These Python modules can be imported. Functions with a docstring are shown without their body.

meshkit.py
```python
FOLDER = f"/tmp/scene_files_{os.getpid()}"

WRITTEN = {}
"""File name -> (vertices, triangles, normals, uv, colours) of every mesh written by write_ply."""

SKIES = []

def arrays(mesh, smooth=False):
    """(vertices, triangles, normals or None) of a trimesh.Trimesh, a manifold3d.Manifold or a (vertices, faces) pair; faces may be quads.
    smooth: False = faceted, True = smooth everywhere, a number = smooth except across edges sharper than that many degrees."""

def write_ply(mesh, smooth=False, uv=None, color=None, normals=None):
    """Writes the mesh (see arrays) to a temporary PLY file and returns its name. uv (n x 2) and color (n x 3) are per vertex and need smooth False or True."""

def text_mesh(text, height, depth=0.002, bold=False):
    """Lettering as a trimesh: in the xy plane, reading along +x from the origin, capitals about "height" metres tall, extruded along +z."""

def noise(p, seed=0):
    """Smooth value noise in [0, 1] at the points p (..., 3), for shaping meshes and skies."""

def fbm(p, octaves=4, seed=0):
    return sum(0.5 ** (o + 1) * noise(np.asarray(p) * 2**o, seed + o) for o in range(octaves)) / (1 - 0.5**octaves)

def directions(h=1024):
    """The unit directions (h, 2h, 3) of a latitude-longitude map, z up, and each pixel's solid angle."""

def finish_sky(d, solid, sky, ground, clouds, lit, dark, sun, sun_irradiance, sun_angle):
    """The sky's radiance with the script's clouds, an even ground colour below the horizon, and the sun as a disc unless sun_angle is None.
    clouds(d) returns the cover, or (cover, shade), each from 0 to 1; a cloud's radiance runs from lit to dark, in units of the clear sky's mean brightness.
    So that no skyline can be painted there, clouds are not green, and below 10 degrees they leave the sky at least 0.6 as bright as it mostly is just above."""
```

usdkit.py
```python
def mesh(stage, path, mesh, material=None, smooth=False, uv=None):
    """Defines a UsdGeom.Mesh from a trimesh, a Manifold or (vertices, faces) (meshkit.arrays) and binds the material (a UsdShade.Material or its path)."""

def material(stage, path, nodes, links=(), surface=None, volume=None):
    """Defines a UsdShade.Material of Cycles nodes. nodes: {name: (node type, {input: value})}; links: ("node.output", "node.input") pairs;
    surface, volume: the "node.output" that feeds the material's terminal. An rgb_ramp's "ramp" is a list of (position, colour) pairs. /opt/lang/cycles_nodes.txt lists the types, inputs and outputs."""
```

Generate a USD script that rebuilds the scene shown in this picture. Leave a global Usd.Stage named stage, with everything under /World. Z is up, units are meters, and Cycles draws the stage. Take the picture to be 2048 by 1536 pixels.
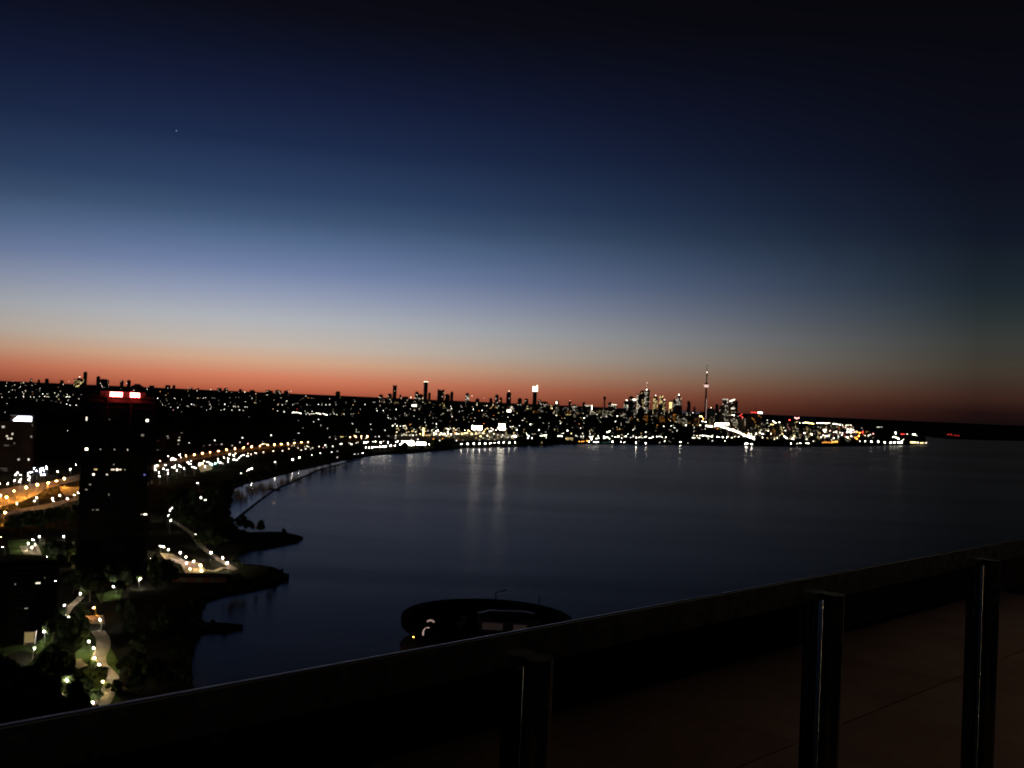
import math, random
import numpy as np, trimesh, shapely
from shapely.geometry import Polygon, Point, LineString
import usdkit, meshkit
from pxr import Usd, UsdGeom, UsdLux, UsdShade, Gf, Sdf, Vt

random.seed(7); RNG = np.random.default_rng(11)
stage = Usd.Stage.CreateInMemory()
UsdGeom.Xform.Define(stage, '/World')

# ------------------------------------------------------------------ camera
H = 120.0                                  # eye height above the lake
FPX = 1950.0                               # focal length in photograph pixels (2048 wide)
ROLL, PITCH = math.radians(2.52), math.radians(1.117)
_r0 = np.array([1, 0, 0.]); FWD = np.array([0, math.cos(PITCH), math.sin(PITCH)]); _u0 = np.array([0, -math.sin(PITCH), math.cos(PITCH)])
UP = _u0 * math.cos(ROLL) - _r0 * math.sin(ROLL); RIGHT = _r0 * math.cos(ROLL) + _u0 * math.sin(ROLL)
cam = UsdGeom.Camera.Define(stage, '/World/camera')
cam.CreateHorizontalApertureAttr(36.0); cam.CreateFocalLengthAttr(36.0 * FPX / 2048)
cam.CreateClippingRangeAttr(Gf.Vec2f(0.05, 1.0e6))
cam.CreateFStopAttr(7.0); cam.CreateFocusDistanceAttr(2.6)
cam.CreateExposureAttr(0.0)
cam.AddTransformOp().Set(Gf.Matrix4d(*RIGHT, 0, *UP, 0, *(-FWD), 0, 0, 0, H, 1))
CAM = np.array([0, 0, H])

# ------------------------------------------------------------------ sky: dusk, sun below the horizon to the left of the view
SUN_AZ, STRENGTH = math.radians(-15.0), 0.1
def lin(c):
    c = np.asarray(c, float) / 255
    return np.where(c <= 0.04045, c / 12.92, ((c + 0.055) / 1.055) ** 2.4)
SKY = [(0.0, (174, 89, 64)), (0.35, (195, 107, 78)), (0.9, (212, 129, 98)), (1.8, (212, 168, 138)), (2.7, (198, 184, 171)), (4.1, (178, 181, 187)), (5.6, (147, 157, 182)),
       (7.05, (114, 131, 168)), (8.5, (88, 110, 146)), (9.9, (64, 86, 118)), (11.3, (47, 67, 101)), (14.1, (29, 43, 75)), (16.9, (20, 28, 55)), (19.0, (14, 19, 38)), (21, (11, 12, 22)), (23, (9, 9, 17)), (30, (7, 7, 13))]
AWAY = [(0.0, (22, 12, 13)), (0.6, (32, 17, 16)), (1.4, (58, 35, 28)), (2.8, (64, 56, 47)), (4.3, (56, 58, 55)), (5.8, (41, 49, 52)), (7.2, (29, 39, 47)), (10, (18, 24, 37)), (13, (13, 16, 28)), (17, (10, 11, 20)), (22, (7, 7, 11)), (30, (5, 5, 8))]
ELMAX = math.sin(math.radians(30))
ramp_of = lambda stops: [(min(1.0, math.sin(math.radians(e)) / ELMAX), lin(c) / STRENGTH) for e, c in stops]
sky_mat = usdkit.material(stage, '/World/Looks/dusk_sky', {
    'air': ('sky_texture', {'sky_type': 'single_scattering', 'sun_disc': False, 'sun_elevation': math.radians(-5.0), 'sun_rotation': SUN_AZ, 'altitude': 120.0, 'ozone_density': 4.0}),
    'co': ('texture_coordinate', {}), 'xyz': ('separate_xyz', {}),
    'el': ('math', {'math_type': 'divide', 'value2': ELMAX, 'use_clamp': True}),
    'glow': ('rgb_ramp', {'ramp': ramp_of(SKY)}), 'away': ('rgb_ramp', {'ramp': ramp_of(AWAY)}),
    'az': ('math', {'math_type': 'arctan2'}), 'd': ('math', {'math_type': 'subtract', 'value2': SUN_AZ}),
    'q': ('math', {'math_type': 'divide', 'value2': math.radians(20.8)}), 'q2': ('math', {'math_type': 'multiply'}), 'q3': ('math', {'math_type': 'multiply', 'value2': -0.5}),
    'g': ('math', {'math_type': 'exponent'}), 'w': ('map_range', {'from_min': 0.15, 'from_max': 1.0, 'to_min': 0.0, 'to_max': 1.0, 'clamp': True}),
    'low': ('map_range', {'from_min': 0.0, 'from_max': 0.11, 'to_min': 0.6, 'to_max': 0.0, 'clamp': True}),
    'inv': ('math', {'math_type': 'subtract', 'value1': 1.0}), 'dim': ('math', {'math_type': 'multiply'}), 'keep': ('math', {'math_type': 'subtract', 'value1': 1.0}), 'ww': ('math', {'math_type': 'multiply'}),
    'dusk': ('mix', {'mix_type': 'mix'}),
    'all': ('mix', {'mix_type': 'mix', 'fac': 0.97}),
    'bg': ('background_shader', {'strength': STRENGTH}),
}, [('co.generated', 'xyz.vector'), ('xyz.z', 'el.value1'), ('el.value', 'glow.fac'), ('el.value', 'away.fac'), ('xyz.x', 'az.value1'), ('xyz.y', 'az.value2'), ('az.value', 'd.value1'), ('d.value', 'q.value1'),
    ('q.value', 'q2.value1'), ('q.value', 'q2.value2'), ('q2.value', 'q3.value1'), ('q3.value', 'g.value1'), ('g.value', 'w.value'), ('el.value', 'low.value'), ('w.result', 'inv.value2'),
    ('inv.value', 'dim.value1'), ('low.result', 'dim.value2'), ('dim.value', 'keep.value2'), ('keep.value', 'ww.value1'), ('w.result', 'ww.value2'),
    ('ww.value', 'dusk.fac'), ('away.color', 'dusk.color1'), ('glow.color', 'dusk.color2'),
    ('air.color', 'all.color1'), ('dusk.color', 'all.color2'), ('all.color', 'bg.color')], surface='bg.background')
dome = UsdLux.DomeLight.Define(stage, '/World/sky')
UsdShade.MaterialBindingAPI.Apply(dome.GetPrim()).Bind(sky_mat)
dome.GetPrim().SetCustomDataByKey('kind', 'structure'); dome.GetPrim().SetCustomDataByKey('label', 'dusk sky from navy down to an orange band at the horizon')

# ------------------------------------------------------------------ helpers
_used = {}
def numbered(parent, name):
    k = (parent, name); n = _used.get(k, 0); _used[k] = n + 1
    return name if n == 0 else f'{name}_{n:03d}'
def tag(p, label=None, cat=None, group=None, kind=None):
    for k, v in (('label', label), ('category', cat), ('group', group), ('kind', kind)):
        if v: p.SetCustomDataByKey(k, v)
    return p
def thing(name, loc=(0, 0, 0), rz=0.0, s=1.0):
    x = UsdGeom.Xform.Define(stage, '/World/' + numbered('/World', name))
    x.AddTranslateOp().Set(Gf.Vec3d(*map(float, loc))); x.AddRotateZOp().Set(float(rz)); x.AddScaleOp().Set(Gf.Vec3f(s, s, s))
    return x.GetPrim()
def part(parent, name, mesh, mat, smooth=False, kind=None, label=None):
    pp = '/World' if parent is None else str(parent.GetPath())
    p = usdkit.mesh(stage, pp + '/' + numbered(pp, name), mesh, mat, smooth).GetPrim()
    return tag(p, label=label, kind=kind)
def dup(src, loc, rz=0.0, s=1.0):
    o = thing(src.GetName().rstrip('0123456789').rstrip('_') if src.GetName()[-1].isdigit() else src.GetName(), loc, rz, s)
    o.GetReferences().AddInternalReference(src.GetPath()); o.SetInstanceable(True)
    return o
def box(x0, x1, y0, y1, z0, z1):
    m = trimesh.creation.box([x1 - x0, y1 - y0, z1 - z0]); m.apply_translation([(x0 + x1) / 2, (y0 + y1) / 2, (z0 + z1) / 2]); return m
def cyl(r0, r1, z0, z1, n=8, cx=0, cy=0):
    a = np.arange(n) * 2 * np.pi / n
    v = np.vstack([np.c_[cx + r0 * np.cos(a), cy + r0 * np.sin(a), np.full(n, z0)], np.c_[cx + r1 * np.cos(a), cy + r1 * np.sin(a), np.full(n, z1)], [[cx, cy, z0], [cx, cy, z1]]])
    i = np.arange(n); j = (i + 1) % n
    f = np.vstack([np.c_[i, j, j + n], np.c_[i, j + n, i + n], np.c_[j, i, np.full(n, 2 * n)], np.c_[i + n, j + n, np.full(n, 2 * n + 1)]])
    return trimesh.Trimesh(v, f, process=False)
def lathe(prof, n=24):
    prof = np.asarray(prof, float); a = np.arange(n) * 2 * np.pi / n; k = len(prof)
    v = np.concatenate([np.c_[r * np.cos(a), r * np.sin(a), np.full(n, z)] for r, z in prof]); f = []
    for q in range(k - 1):
        for i in range(n):
            j = (i + 1) % n; f += [[q * n + i, q * n + j, q * n + n + j], [q * n + i, q * n + n + j, q * n + n + i]]
    return trimesh.Trimesh(v, np.array(f), process=False)
_oct = trimesh.creation.octahedron() if hasattr(trimesh.creation, 'octahedron') else trimesh.Trimesh([[1, 0, 0], [-1, 0, 0], [0, 1, 0], [0, -1, 0], [0, 0, 1], [0, 0, -1]], [[0, 2, 4], [2, 1, 4], [1, 3, 4], [3, 0, 4], [2, 0, 5], [1, 2, 5], [3, 1, 5], [0, 3, 5]], process=False)
def ball(c, r, sub=None):
    m = _oct.copy() if sub is None else trimesh.creation.icosphere(sub)
    m.apply_scale(r); m.apply_translation(c); return m
cat = trimesh.util.concatenate
def rotz(m, deg, loc=(0, 0, 0)):
    m = m.copy(); m.apply_transform(trimesh.transformations.rotation_matrix(math.radians(deg), [0, 0, 1])); m.apply_translation(loc); return m
def bar(a, b, w, t):
    """a straight bar of width w (level) and height t from a to b"""
    a, b = np.asarray(a, float), np.asarray(b, float); d = b - a; L = np.linalg.norm(d); d = d / L
    s = np.cross(d, [0, 0, 1.0]); s = s / (np.linalg.norm(s) + 1e-9) if np.linalg.norm(s) > 1e-6 else np.array([1.0, 0, 0]); u = np.cross(s, d)
    m = trimesh.creation.box([L, w, t]); T = np.eye(4); T[:3, 0], T[:3, 1], T[:3, 2], T[:3, 3] = d, s, u, (a + b) / 2
    m.apply_transform(T); return m

def ray(px, py):
    d = FWD + (px - 1024) / FPX * RIGHT + (768 - py) / FPX * UP
    return d / np.linalg.norm(d)
def to_px(p):
    d = np.asarray(p, float) - CAM; k = d @ FWD
    return 1024 + FPX * (d @ RIGHT) / k, 768 - FPX * (d @ UP) / k
def on_plane(px, py, z=0.0):
    d = ray(px, py); t = (z - H) / d[2]
    if t < 0 or t > 4e5: t = 4e5
    return CAM + d * t
def at_dist(px, py, D):
    d = ray(px, py); return CAM + d * (D / math.hypot(d[0], d[1]))
def hill(r, a):                                            # r metres from the viewer, a degrees right of the view
    A = np.interp(a, [-40, -20, 4, 8, 11, 14.0], [116, 117, 117, 113, 70, -4.0])
    t = np.clip((r - 4300) / 6200, 0, 1)
    return -2.5 + (A + 2.5) * t * t * (3 - 2 * t)
def ground_z(x, y):
    return np.maximum(1.5, hill(np.hypot(x, y), np.degrees(np.arctan2(x, y))))
def on_land(px, py, h=0.0, far=10800.0):
    """where the sight line through a pixel comes within h of the land"""
    d = ray(px, py); hz = math.hypot(d[0], d[1]); t = np.concatenate([np.arange(60, 2500, 2.0), np.arange(2500, far, 12.0)]) / hz
    p = CAM + d * t[:, None]; g = ground_z(p[:, 0], p[:, 1]) + h
    k = np.nonzero(p[:, 2] <= g)[0]
    i = k[0] if len(k) else len(t) - 1
    return p[i] - np.array([0, 0, h]), float(t[i] * hz)

# ------------------------------------------------------------------ materials
def matte(name, c, var=0.25, scale=0.05, rough=0.9):
    c = np.asarray(c, float)
    return usdkit.material(stage, '/World/Looks/' + name, {
        'g': ('geometry', {}), 'n': ('noise_texture', {'scale': scale, 'detail': 4.0}),
        'r': ('rgb_ramp', {'ramp': [(0.3, c * (1 - var)), (0.7, c * (1 + var))]}), 'b': ('diffuse_bsdf', {'roughness': rough})},
        [('g.position', 'n.vector'), ('n.fac', 'r.fac'), ('r.color', 'b.color')], surface='b.BSDF')
def emit(name, c, s):
    return usdkit.material(stage, '/World/Looks/' + name, {'e': ('emission', {'color': c, 'strength': s})}, surface='e.emission')
def gloss(name, c, rough, metal=0.0, ior=1.5, spec=0.5):
    return usdkit.material(stage, '/World/Looks/' + name, {'g': ('geometry', {}), 'n': ('noise_texture', {'scale': 30.0, 'detail': 3.0}),
        'r': ('map_range', {'from_min': 0.3, 'from_max': 0.7, 'to_min': rough * 0.75, 'to_max': rough * 1.3, 'clamp': True}),
        'p': ('principled_bsdf', {'base_color': c, 'metallic': metal, 'ior': ior, 'specular_ior_level': spec})},
        [('g.position', 'n.vector'), ('n.fac', 'r.value'), ('r.result', 'p.roughness')], surface='p.BSDF')
M = {}
M['land'] = matte('dark_ground', (0.020, 0.020, 0.015), 0.5, 0.02)
M['grass'] = matte('grass', (0.055, 0.085, 0.028), 0.35, 0.08)
M['path'] = matte('pale_paving', (0.30, 0.26, 0.21), 0.15, 0.3)
M['asphalt'] = matte('worn_concrete_carriageway', (0.15, 0.135, 0.12), 0.25, 0.12)
M['concrete_road'] = matte('concrete_road', (0.16, 0.145, 0.125), 0.2, 0.1)
M['line'] = matte('road_paint', (0.6, 0.6, 0.56), 0.1, 0.5)
M['rock'] = matte('rock', (0.10, 0.10, 0.10), 0.5, 0.6)
M['foliage'] = matte('foliage', (0.03, 0.042, 0.018), 0.5, 0.6)
M['foliage_b'] = matte('foliage_dark', (0.024, 0.034, 0.018), 0.5, 0.5)
M['bark'] = matte('bark', (0.05, 0.04, 0.03), 0.3, 2.0)
M['wall'] = [matte('tower_wall_' + n, c, 0.15, 0.05) for n, c in (('grey', (0.10, 0.10, 0.10)), ('brown', (0.10, 0.075, 0.06)), ('pale', (0.17, 0.16, 0.15)), ('slate', (0.06, 0.065, 0.08)))]
M['dark_wall'] = matte('dark_wall', (0.035, 0.032, 0.032), 0.2, 0.1)
M['roof'] = matte('roofing', (0.04, 0.04, 0.042), 0.3, 0.15)
M['trim'] = matte('pale_trim', (0.5, 0.48, 0.46), 0.1, 0.4)
M['pole'] = matte('lamp_pole', (0.10, 0.10, 0.10), 0.1, 1.0)
M['glass_wall'] = gloss('curtain_wall_glass', (0.03, 0.035, 0.045), 0.2)
WARM, WHITE, COOL, AMBER, YEL, RED, PINK, TEAL, BLUE = (1, .84, .60), (1, .90, .70), (.86, .9, 1), (1, .37, .055), (1, .74, .30), (1, .06, .05), (1, .36, .34), (.25, 1, .8), (.3, .35, 1)
COL = {'w': WHITE, 'c': COOL, 'o': AMBER, 'y': YEL, 'r': RED, 'p': PINK, 'g': TEAL, 'b': BLUE, 'm': WARM, 'k': (1, .68, .6)}
_em = {}
def lamp_mat(c, s):
    if (c, s) not in _em:
        word = {'w': 'white', 'c': 'cool', 'o': 'amber', 'y': 'yellow', 'r': 'red', 'p': 'pink', 'g': 'teal', 'b': 'blue', 'm': 'warm', 'k': 'rose'}[c]
        _em[c, s] = emit(f'{word}_light_{str(s).replace(".", "_")}', COL[c], s)
    return _em[c, s]

# ------------------------------------------------------------------ water
def water_mat(name, lo, hi, r0, r1, bump):
    """open water: a dark body under a sheen whose strength (lo straight down, hi at a glancing view) is that of choppy or calm water"""
    return usdkit.material(stage, '/World/Looks/' + name, {
        'g': ('geometry', {}), 'm': ('mapping', {'scale': (0.0006, 0.0036, 1.0)}), 'm2': ('mapping', {'scale': (0.05, 0.14, 1.0)}),
        'n': ('noise_texture', {'scale': 1.0, 'detail': 5.0, 'roughness': 0.6, 'distortion': 0.6}), 'w': ('noise_texture', {'scale': 1.0, 'detail': 4.0, 'roughness': 0.6}),
        'r': ('map_range', {'from_min': 0.3, 'from_max': 0.7, 'to_min': r0, 'to_max': r1, 'clamp': True}),
        'k': ('map_range', {'from_min': 0.35, 'from_max': 0.65, 'to_min': 0.74, 'to_max': 1.26, 'clamp': True}),
        'b': ('bump', {'strength': bump, 'distance': 0.3}), 'f': ('fresnel', {'IOR': 1.33}), 'f2': ('map_range', {'from_min': 0.0, 'from_max': 1.0, 'to_min': lo, 'to_max': hi}), 'fk': ('math', {'math_type': 'multiply'}),
        'd': ('diffuse_bsdf', {'color': (0.003, 0.004, 0.007)}), 's': ('glossy_bsdf', {'color': (1, 1, 1)}), 'p': ('mix_closure', {})},
        [('g.position', 'm.vector'), ('g.position', 'm2.vector'), ('m.vector', 'n.vector'), ('m2.vector', 'w.vector'), ('n.fac', 'r.value'), ('n.fac', 'k.value'), ('w.fac', 'b.height'), ('r.result', 's.roughness'), ('b.normal', 's.normal'),
         ('f.fac', 'f2.value'), ('f2.result', 'fk.value1'), ('k.result', 'fk.value2'), ('fk.value', 'p.fac'), ('d.BSDF', 'p.closure1'), ('s.BSDF', 'p.closure2')], surface='p.closure')
M['water'] = water_mat('choppy_lake_water', 0.045, 0.37, 0.19, 0.24, 0.15)
M['calm'] = water_mat('calm_bay_water', 0.05, 0.42, 0.13, 0.18, 0.1)
lake = part(None, 'lake', trimesh.Trimesh([[-4e5, -3e3, 0], [4e5, -3e3, 0], [4e5, 6e5, 0], [-4e5, 6e5, 0]], [[0, 1, 2], [0, 2, 3]], process=False), M['water'])
tag(lake, 'dark still lake filling the bay below the city', kind='structure')

def water_sheet(pts, label, z=0.004):
    P = Polygon([on_plane(x, y, z)[:2] for x, y in pts]).buffer(0); v, f = trimesh.creation.triangulate_polygon(P, engine='earcut')
    tag(part(None, 'bay', trimesh.Trimesh(np.c_[v, np.full(len(v), z)], f, process=False), M['calm']), label, kind='structure')
# ------------------------------------------------------------------ land
shore = [(1855, 888), (1800, 891), (1740, 892), (1680, 893), (1600, 894), (1500, 893), (1400, 891), (1330, 890), (1250, 889), (1170, 888), (1100, 889), (1060, 891), (1019, 894), (960, 896), (925, 897), (900, 900),
         (850, 904), (815, 907), (770, 909), (735, 913), (700, 918), (665, 925), (640, 931), (600, 940), (560, 950), (520, 961), (490, 967), (470, 975), (460, 990), (457, 1004), (455, 1022), (458, 1038), (466, 1048), (476, 1062),
         (500, 1068), (530, 1067), (560, 1067), (590, 1072), (606, 1077), (592, 1085), (560, 1091), (525, 1098), (500, 1101), (478, 1110), (470, 1122), (490, 1132), (520, 1134), (548, 1139), (578, 1155), (552, 1170), (500, 1181),
         (450, 1190), (415, 1201), (399, 1216), (396, 1236), (402, 1250), (445, 1251), (486, 1255), (450, 1262), (405, 1264), (392, 1280), (386, 1300), (381, 1330), (384, 1370), (392, 1420), (430, 1500), (600, 1620), (900, 1720), (1400, 1800), (1700, 1850)]
ring = [on_plane(*p)[:2] for p in shore] + [np.array(q, float) for q in ((500, 60), (600, -900), (-3000, -900), (-60000, 3000), (-60000, 60000), (5000, 60000))] + [on_plane(*p)[:2] for p in ((1700, 845), (1722, 851), (1790, 862), (1850, 874))]
def wobble(pts, first):
    out = []
    for i in range(len(pts) - 1):
        a, b = pts[i], pts[i + 1]; L = np.linalg.norm(b - a)
        n = 1 if i >= first else int(np.clip(L / 14, 1, 12)); nr = np.array([-(b - a)[1], (b - a)[0]]) / (L + 1e-9)
        for k in range(n):
            p = a + (b - a) * k / n
            out.append(p + nr * min(5.0, L * 0.05) * (meshkit.noise(np.array([p[0] * .05, p[1] * .05, 0.]), 3) - .5) * (k > 0))
    return out + [pts[-1]]
poly = Polygon(wobble(ring, len(shore) - 1)).buffer(0)
if poly.geom_type != 'Polygon': poly = max(poly.geoms, key=lambda g: g.area)
m = trimesh.creation.extrude_polygon(poly, 4.0, engine='earcut'); m.apply_translation([0, 0, -2.5])
tag(part(None, 'land', m, M['land']), 'dark wooded shore land curving round the bay', kind='structure')
island = Polygon([on_plane(*p)[:2] for p in ((1868, 875), (1900, 878), (1960, 880), (2048, 882), (2300, 893), (2300, 863.0), (2048, 851.8), (1700, 836.5), (1400, 823.3), (1400, 832), (1600, 845), (1700, 853), (1800, 867))]).buffer(0)
m = trimesh.creation.extrude_polygon(island, 6.0, engine='earcut'); m.apply_translation([0, 0, -2.5])
tag(part(None, 'island', m, M['land']), 'low black island beyond the harbour at the right', kind='structure')
az = np.radians(np.linspace(-46, 15, 160)); rr = np.concatenate([np.linspace(4300, 11000, 46), [12500, 14000]])
gx, gy = np.sin(az)[:, None] * rr[None], np.cos(az)[:, None] * rr[None]
gz = hill(np.broadcast_to(rr[None], gx.shape), np.broadcast_to(np.degrees(az)[:, None], gx.shape)); gz[:, -1] = -3
na, nr_ = gx.shape; i, j = np.meshgrid(np.arange(na - 1), np.arange(nr_ - 1), indexing='ij'); q = i * nr_ + j
F = np.vstack([np.c_[q.ravel(), (q + nr_).ravel(), (q + nr_ + 1).ravel()], np.c_[q.ravel(), (q + nr_ + 1).ravel(), (q + 1).ravel()]])[:, ::-1]
tag(part(None, 'hills', trimesh.Trimesh(np.c_[gx.ravel(), gy.ravel(), gz.ravel()], F, process=False), M['land']), 'long low dark rise behind the city, meeting the orange sky', kind='structure')

# ------------------------------------------------------------------ roads and paths (sheets just above the land)
def sheet(name, pts, mat, label, z=1.52, wob=0.0):
    P = Polygon([on_plane(x, y, z)[:2] for x, y in pts]).buffer(0)
    if P.geom_type != 'Polygon': P = max(P.geoms, key=lambda g: g.area)
    P = P.buffer(1.5).buffer(-1.5).simplify(0.3)
    v, f = trimesh.creation.triangulate_polygon(P, engine='earcut')
    return tag(part(None, name, trimesh.Trimesh(np.c_[v, np.full(len(v), z)], f, process=False), mat), label, kind='structure')
def ribbon(name, pts, w, mat, label, z=1.56, kerb=False):
    c = np.array([on_plane(x, y, z)[:2] for x, y in pts])
    t = np.linspace(0, 1, len(c)); tt = np.linspace(0, 1, len(c) * 6)
    from scipy.interpolate import PchipInterpolator
    c = np.c_[PchipInterpolator(t, c[:, 0])(tt), PchipInterpolator(t, c[:, 1])(tt)]
    P = LineString(c).buffer(w / 2, cap_style=2)
    if P.geom_type != 'Polygon': P = max(P.geoms, key=lambda g: g.area)
    v, f = trimesh.creation.triangulate_polygon(P.simplify(0.15), engine='earcut')
    return tag(part(None, name, trimesh.Trimesh(np.c_[v, np.full(len(v), z)], f, process=False), mat), label, kind='structure'), c
sheet('highway', [(-60, 990), (0, 979), (49, 969.5), (98, 963), (166, 947), (230, 938), (320, 928), (380, 910), (460, 899), (560, 889), (618, 884), (620, 888), (560, 894), (490, 903), (420, 914), (372, 922), (320, 936), (230, 950), (166, 959), (117, 970), (88, 979), (74, 990), (39, 1004), (0, 1013), (-60, 1030)], M['asphalt'], 'wide curving highway glowing orange under its lamps')
sheet('slip_road', [(118, 972), (150, 975), (166, 972), (220, 968), (220, 985), (166, 993), (130, 992), (122, 982)], M['asphalt'], 'slip road leaving the orange highway beside the dark tower', z=1.524)
sheet('lakeshore_road', [(-40, 1036), (0, 1028), (24, 1021), (49, 1016), (98, 1007), (137, 997), (166, 991), (240, 976), (305, 961), (305, 967), (240, 984), (166, 998), (137, 1004), (98, 1017), (49, 1023), (24, 1028), (0, 1038), (-40, 1048)], M['concrete_road'], 'pale lamplit lakeshore road below the orange highway', z=1.528)
sheet('plaza', [(770, 872), (835, 868), (905, 866), (990, 866), (1030, 870), (1030, 880), (960, 881), (860, 883), (790, 880)], M['path'], 'pale sheet added to catch lamplight behind the pavilion at the head of the bay', z=1.536)  # pale ground added here so the lamps brighten it
sheet('promenade', [(1408, 852), (1440, 848), (1470, 855), (1512, 872), (1512, 880), (1480, 872), (1440, 862), (1408, 858)], M['path'], 'dazzling white promenade right of the mast tower', z=1.538)
sheet('car_park', [(395, 931), (425, 929), (424, 939), (402, 944)], M['path'], 'pale lit paved lot beside the lakeshore road', z=1.532)
sheet('lawn', [(-20, 1300), (10, 1312), (45, 1300), (72, 1310), (70, 1330), (40, 1350), (90, 1378), (140, 1395), (180, 1440), (260, 1430), (235, 1390), (240, 1330), (218, 1290), (180, 1270), (150, 1250), (110, 1262), (80, 1280), (40, 1290)], M['grass'], 'park lawn showing green in the lamplight', z=1.516)
sheet('lawn', [(15, 1082), (55, 1078), (90, 1096), (90, 1112), (20, 1108)], M['grass'], 'small lit lawn above the dark apartment block', z=1.516)
sheet('lawn', [(190, 1186), (245, 1178), (240, 1200), (200, 1204)], M['grass'], 'round patch of lamplit lawn beside the black shore', z=1.516)
ribbon('park_path', [(178, 1475), (192, 1430), (207, 1400), (220, 1376), (223, 1358), (212, 1342), (199, 1330), (197, 1316), (205, 1298), (207, 1282), (196, 1262)], 6.0, M['path'], 'pale curving waterfront path with a row of lamps')
ribbon('park_path', [(70, 1356), (95, 1378), (120, 1392), (150, 1412), (180, 1445)], 4.0, M['path'], 'dim grey path between the dark trees')
ribbon('park_path', [(120, 1290), (128, 1235), (142, 1212), (158, 1198), (170, 1180)], 3.5, M['path'], 'faint grey path climbing between lamps')
ribbon('park_path', [(205, 1345), (180, 1340), (160, 1330), (150, 1318)], 5.0, M['path'], 'short paved arm of the waterfront path', z=1.565)
sheet('plaza', [(170, 1232), (207, 1230), (210, 1248), (172, 1247)], M['path'], 'small paved terrace lit amber by its lamp', z=1.57)
sheet('plaza', [(320, 1106), (345, 1108), (372, 1122), (398, 1126), (412, 1140), (400, 1152), (372, 1150), (362, 1128), (330, 1118)], M['path'], 'brightly lit paved yard beside the spit', z=1.574)
sheet('plaza', [(38, 1092), (76, 1090), (84, 1110), (48, 1108)], M['path'], 'pale paved court beside the small lit lawn', z=1.578)
ribbon('park_path', [(345, 1042), (358, 1050), (382, 1066), (400, 1090), (440, 1120), (470, 1138)], 4.0, M['path'], 'thin lit path running down to the spit')
ribbon('park_path', [(412, 1140), (430, 1142), (446, 1135), (470, 1140)], 3.0, M['path'], 'narrow pale path on the second spit', z=1.582)

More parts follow.
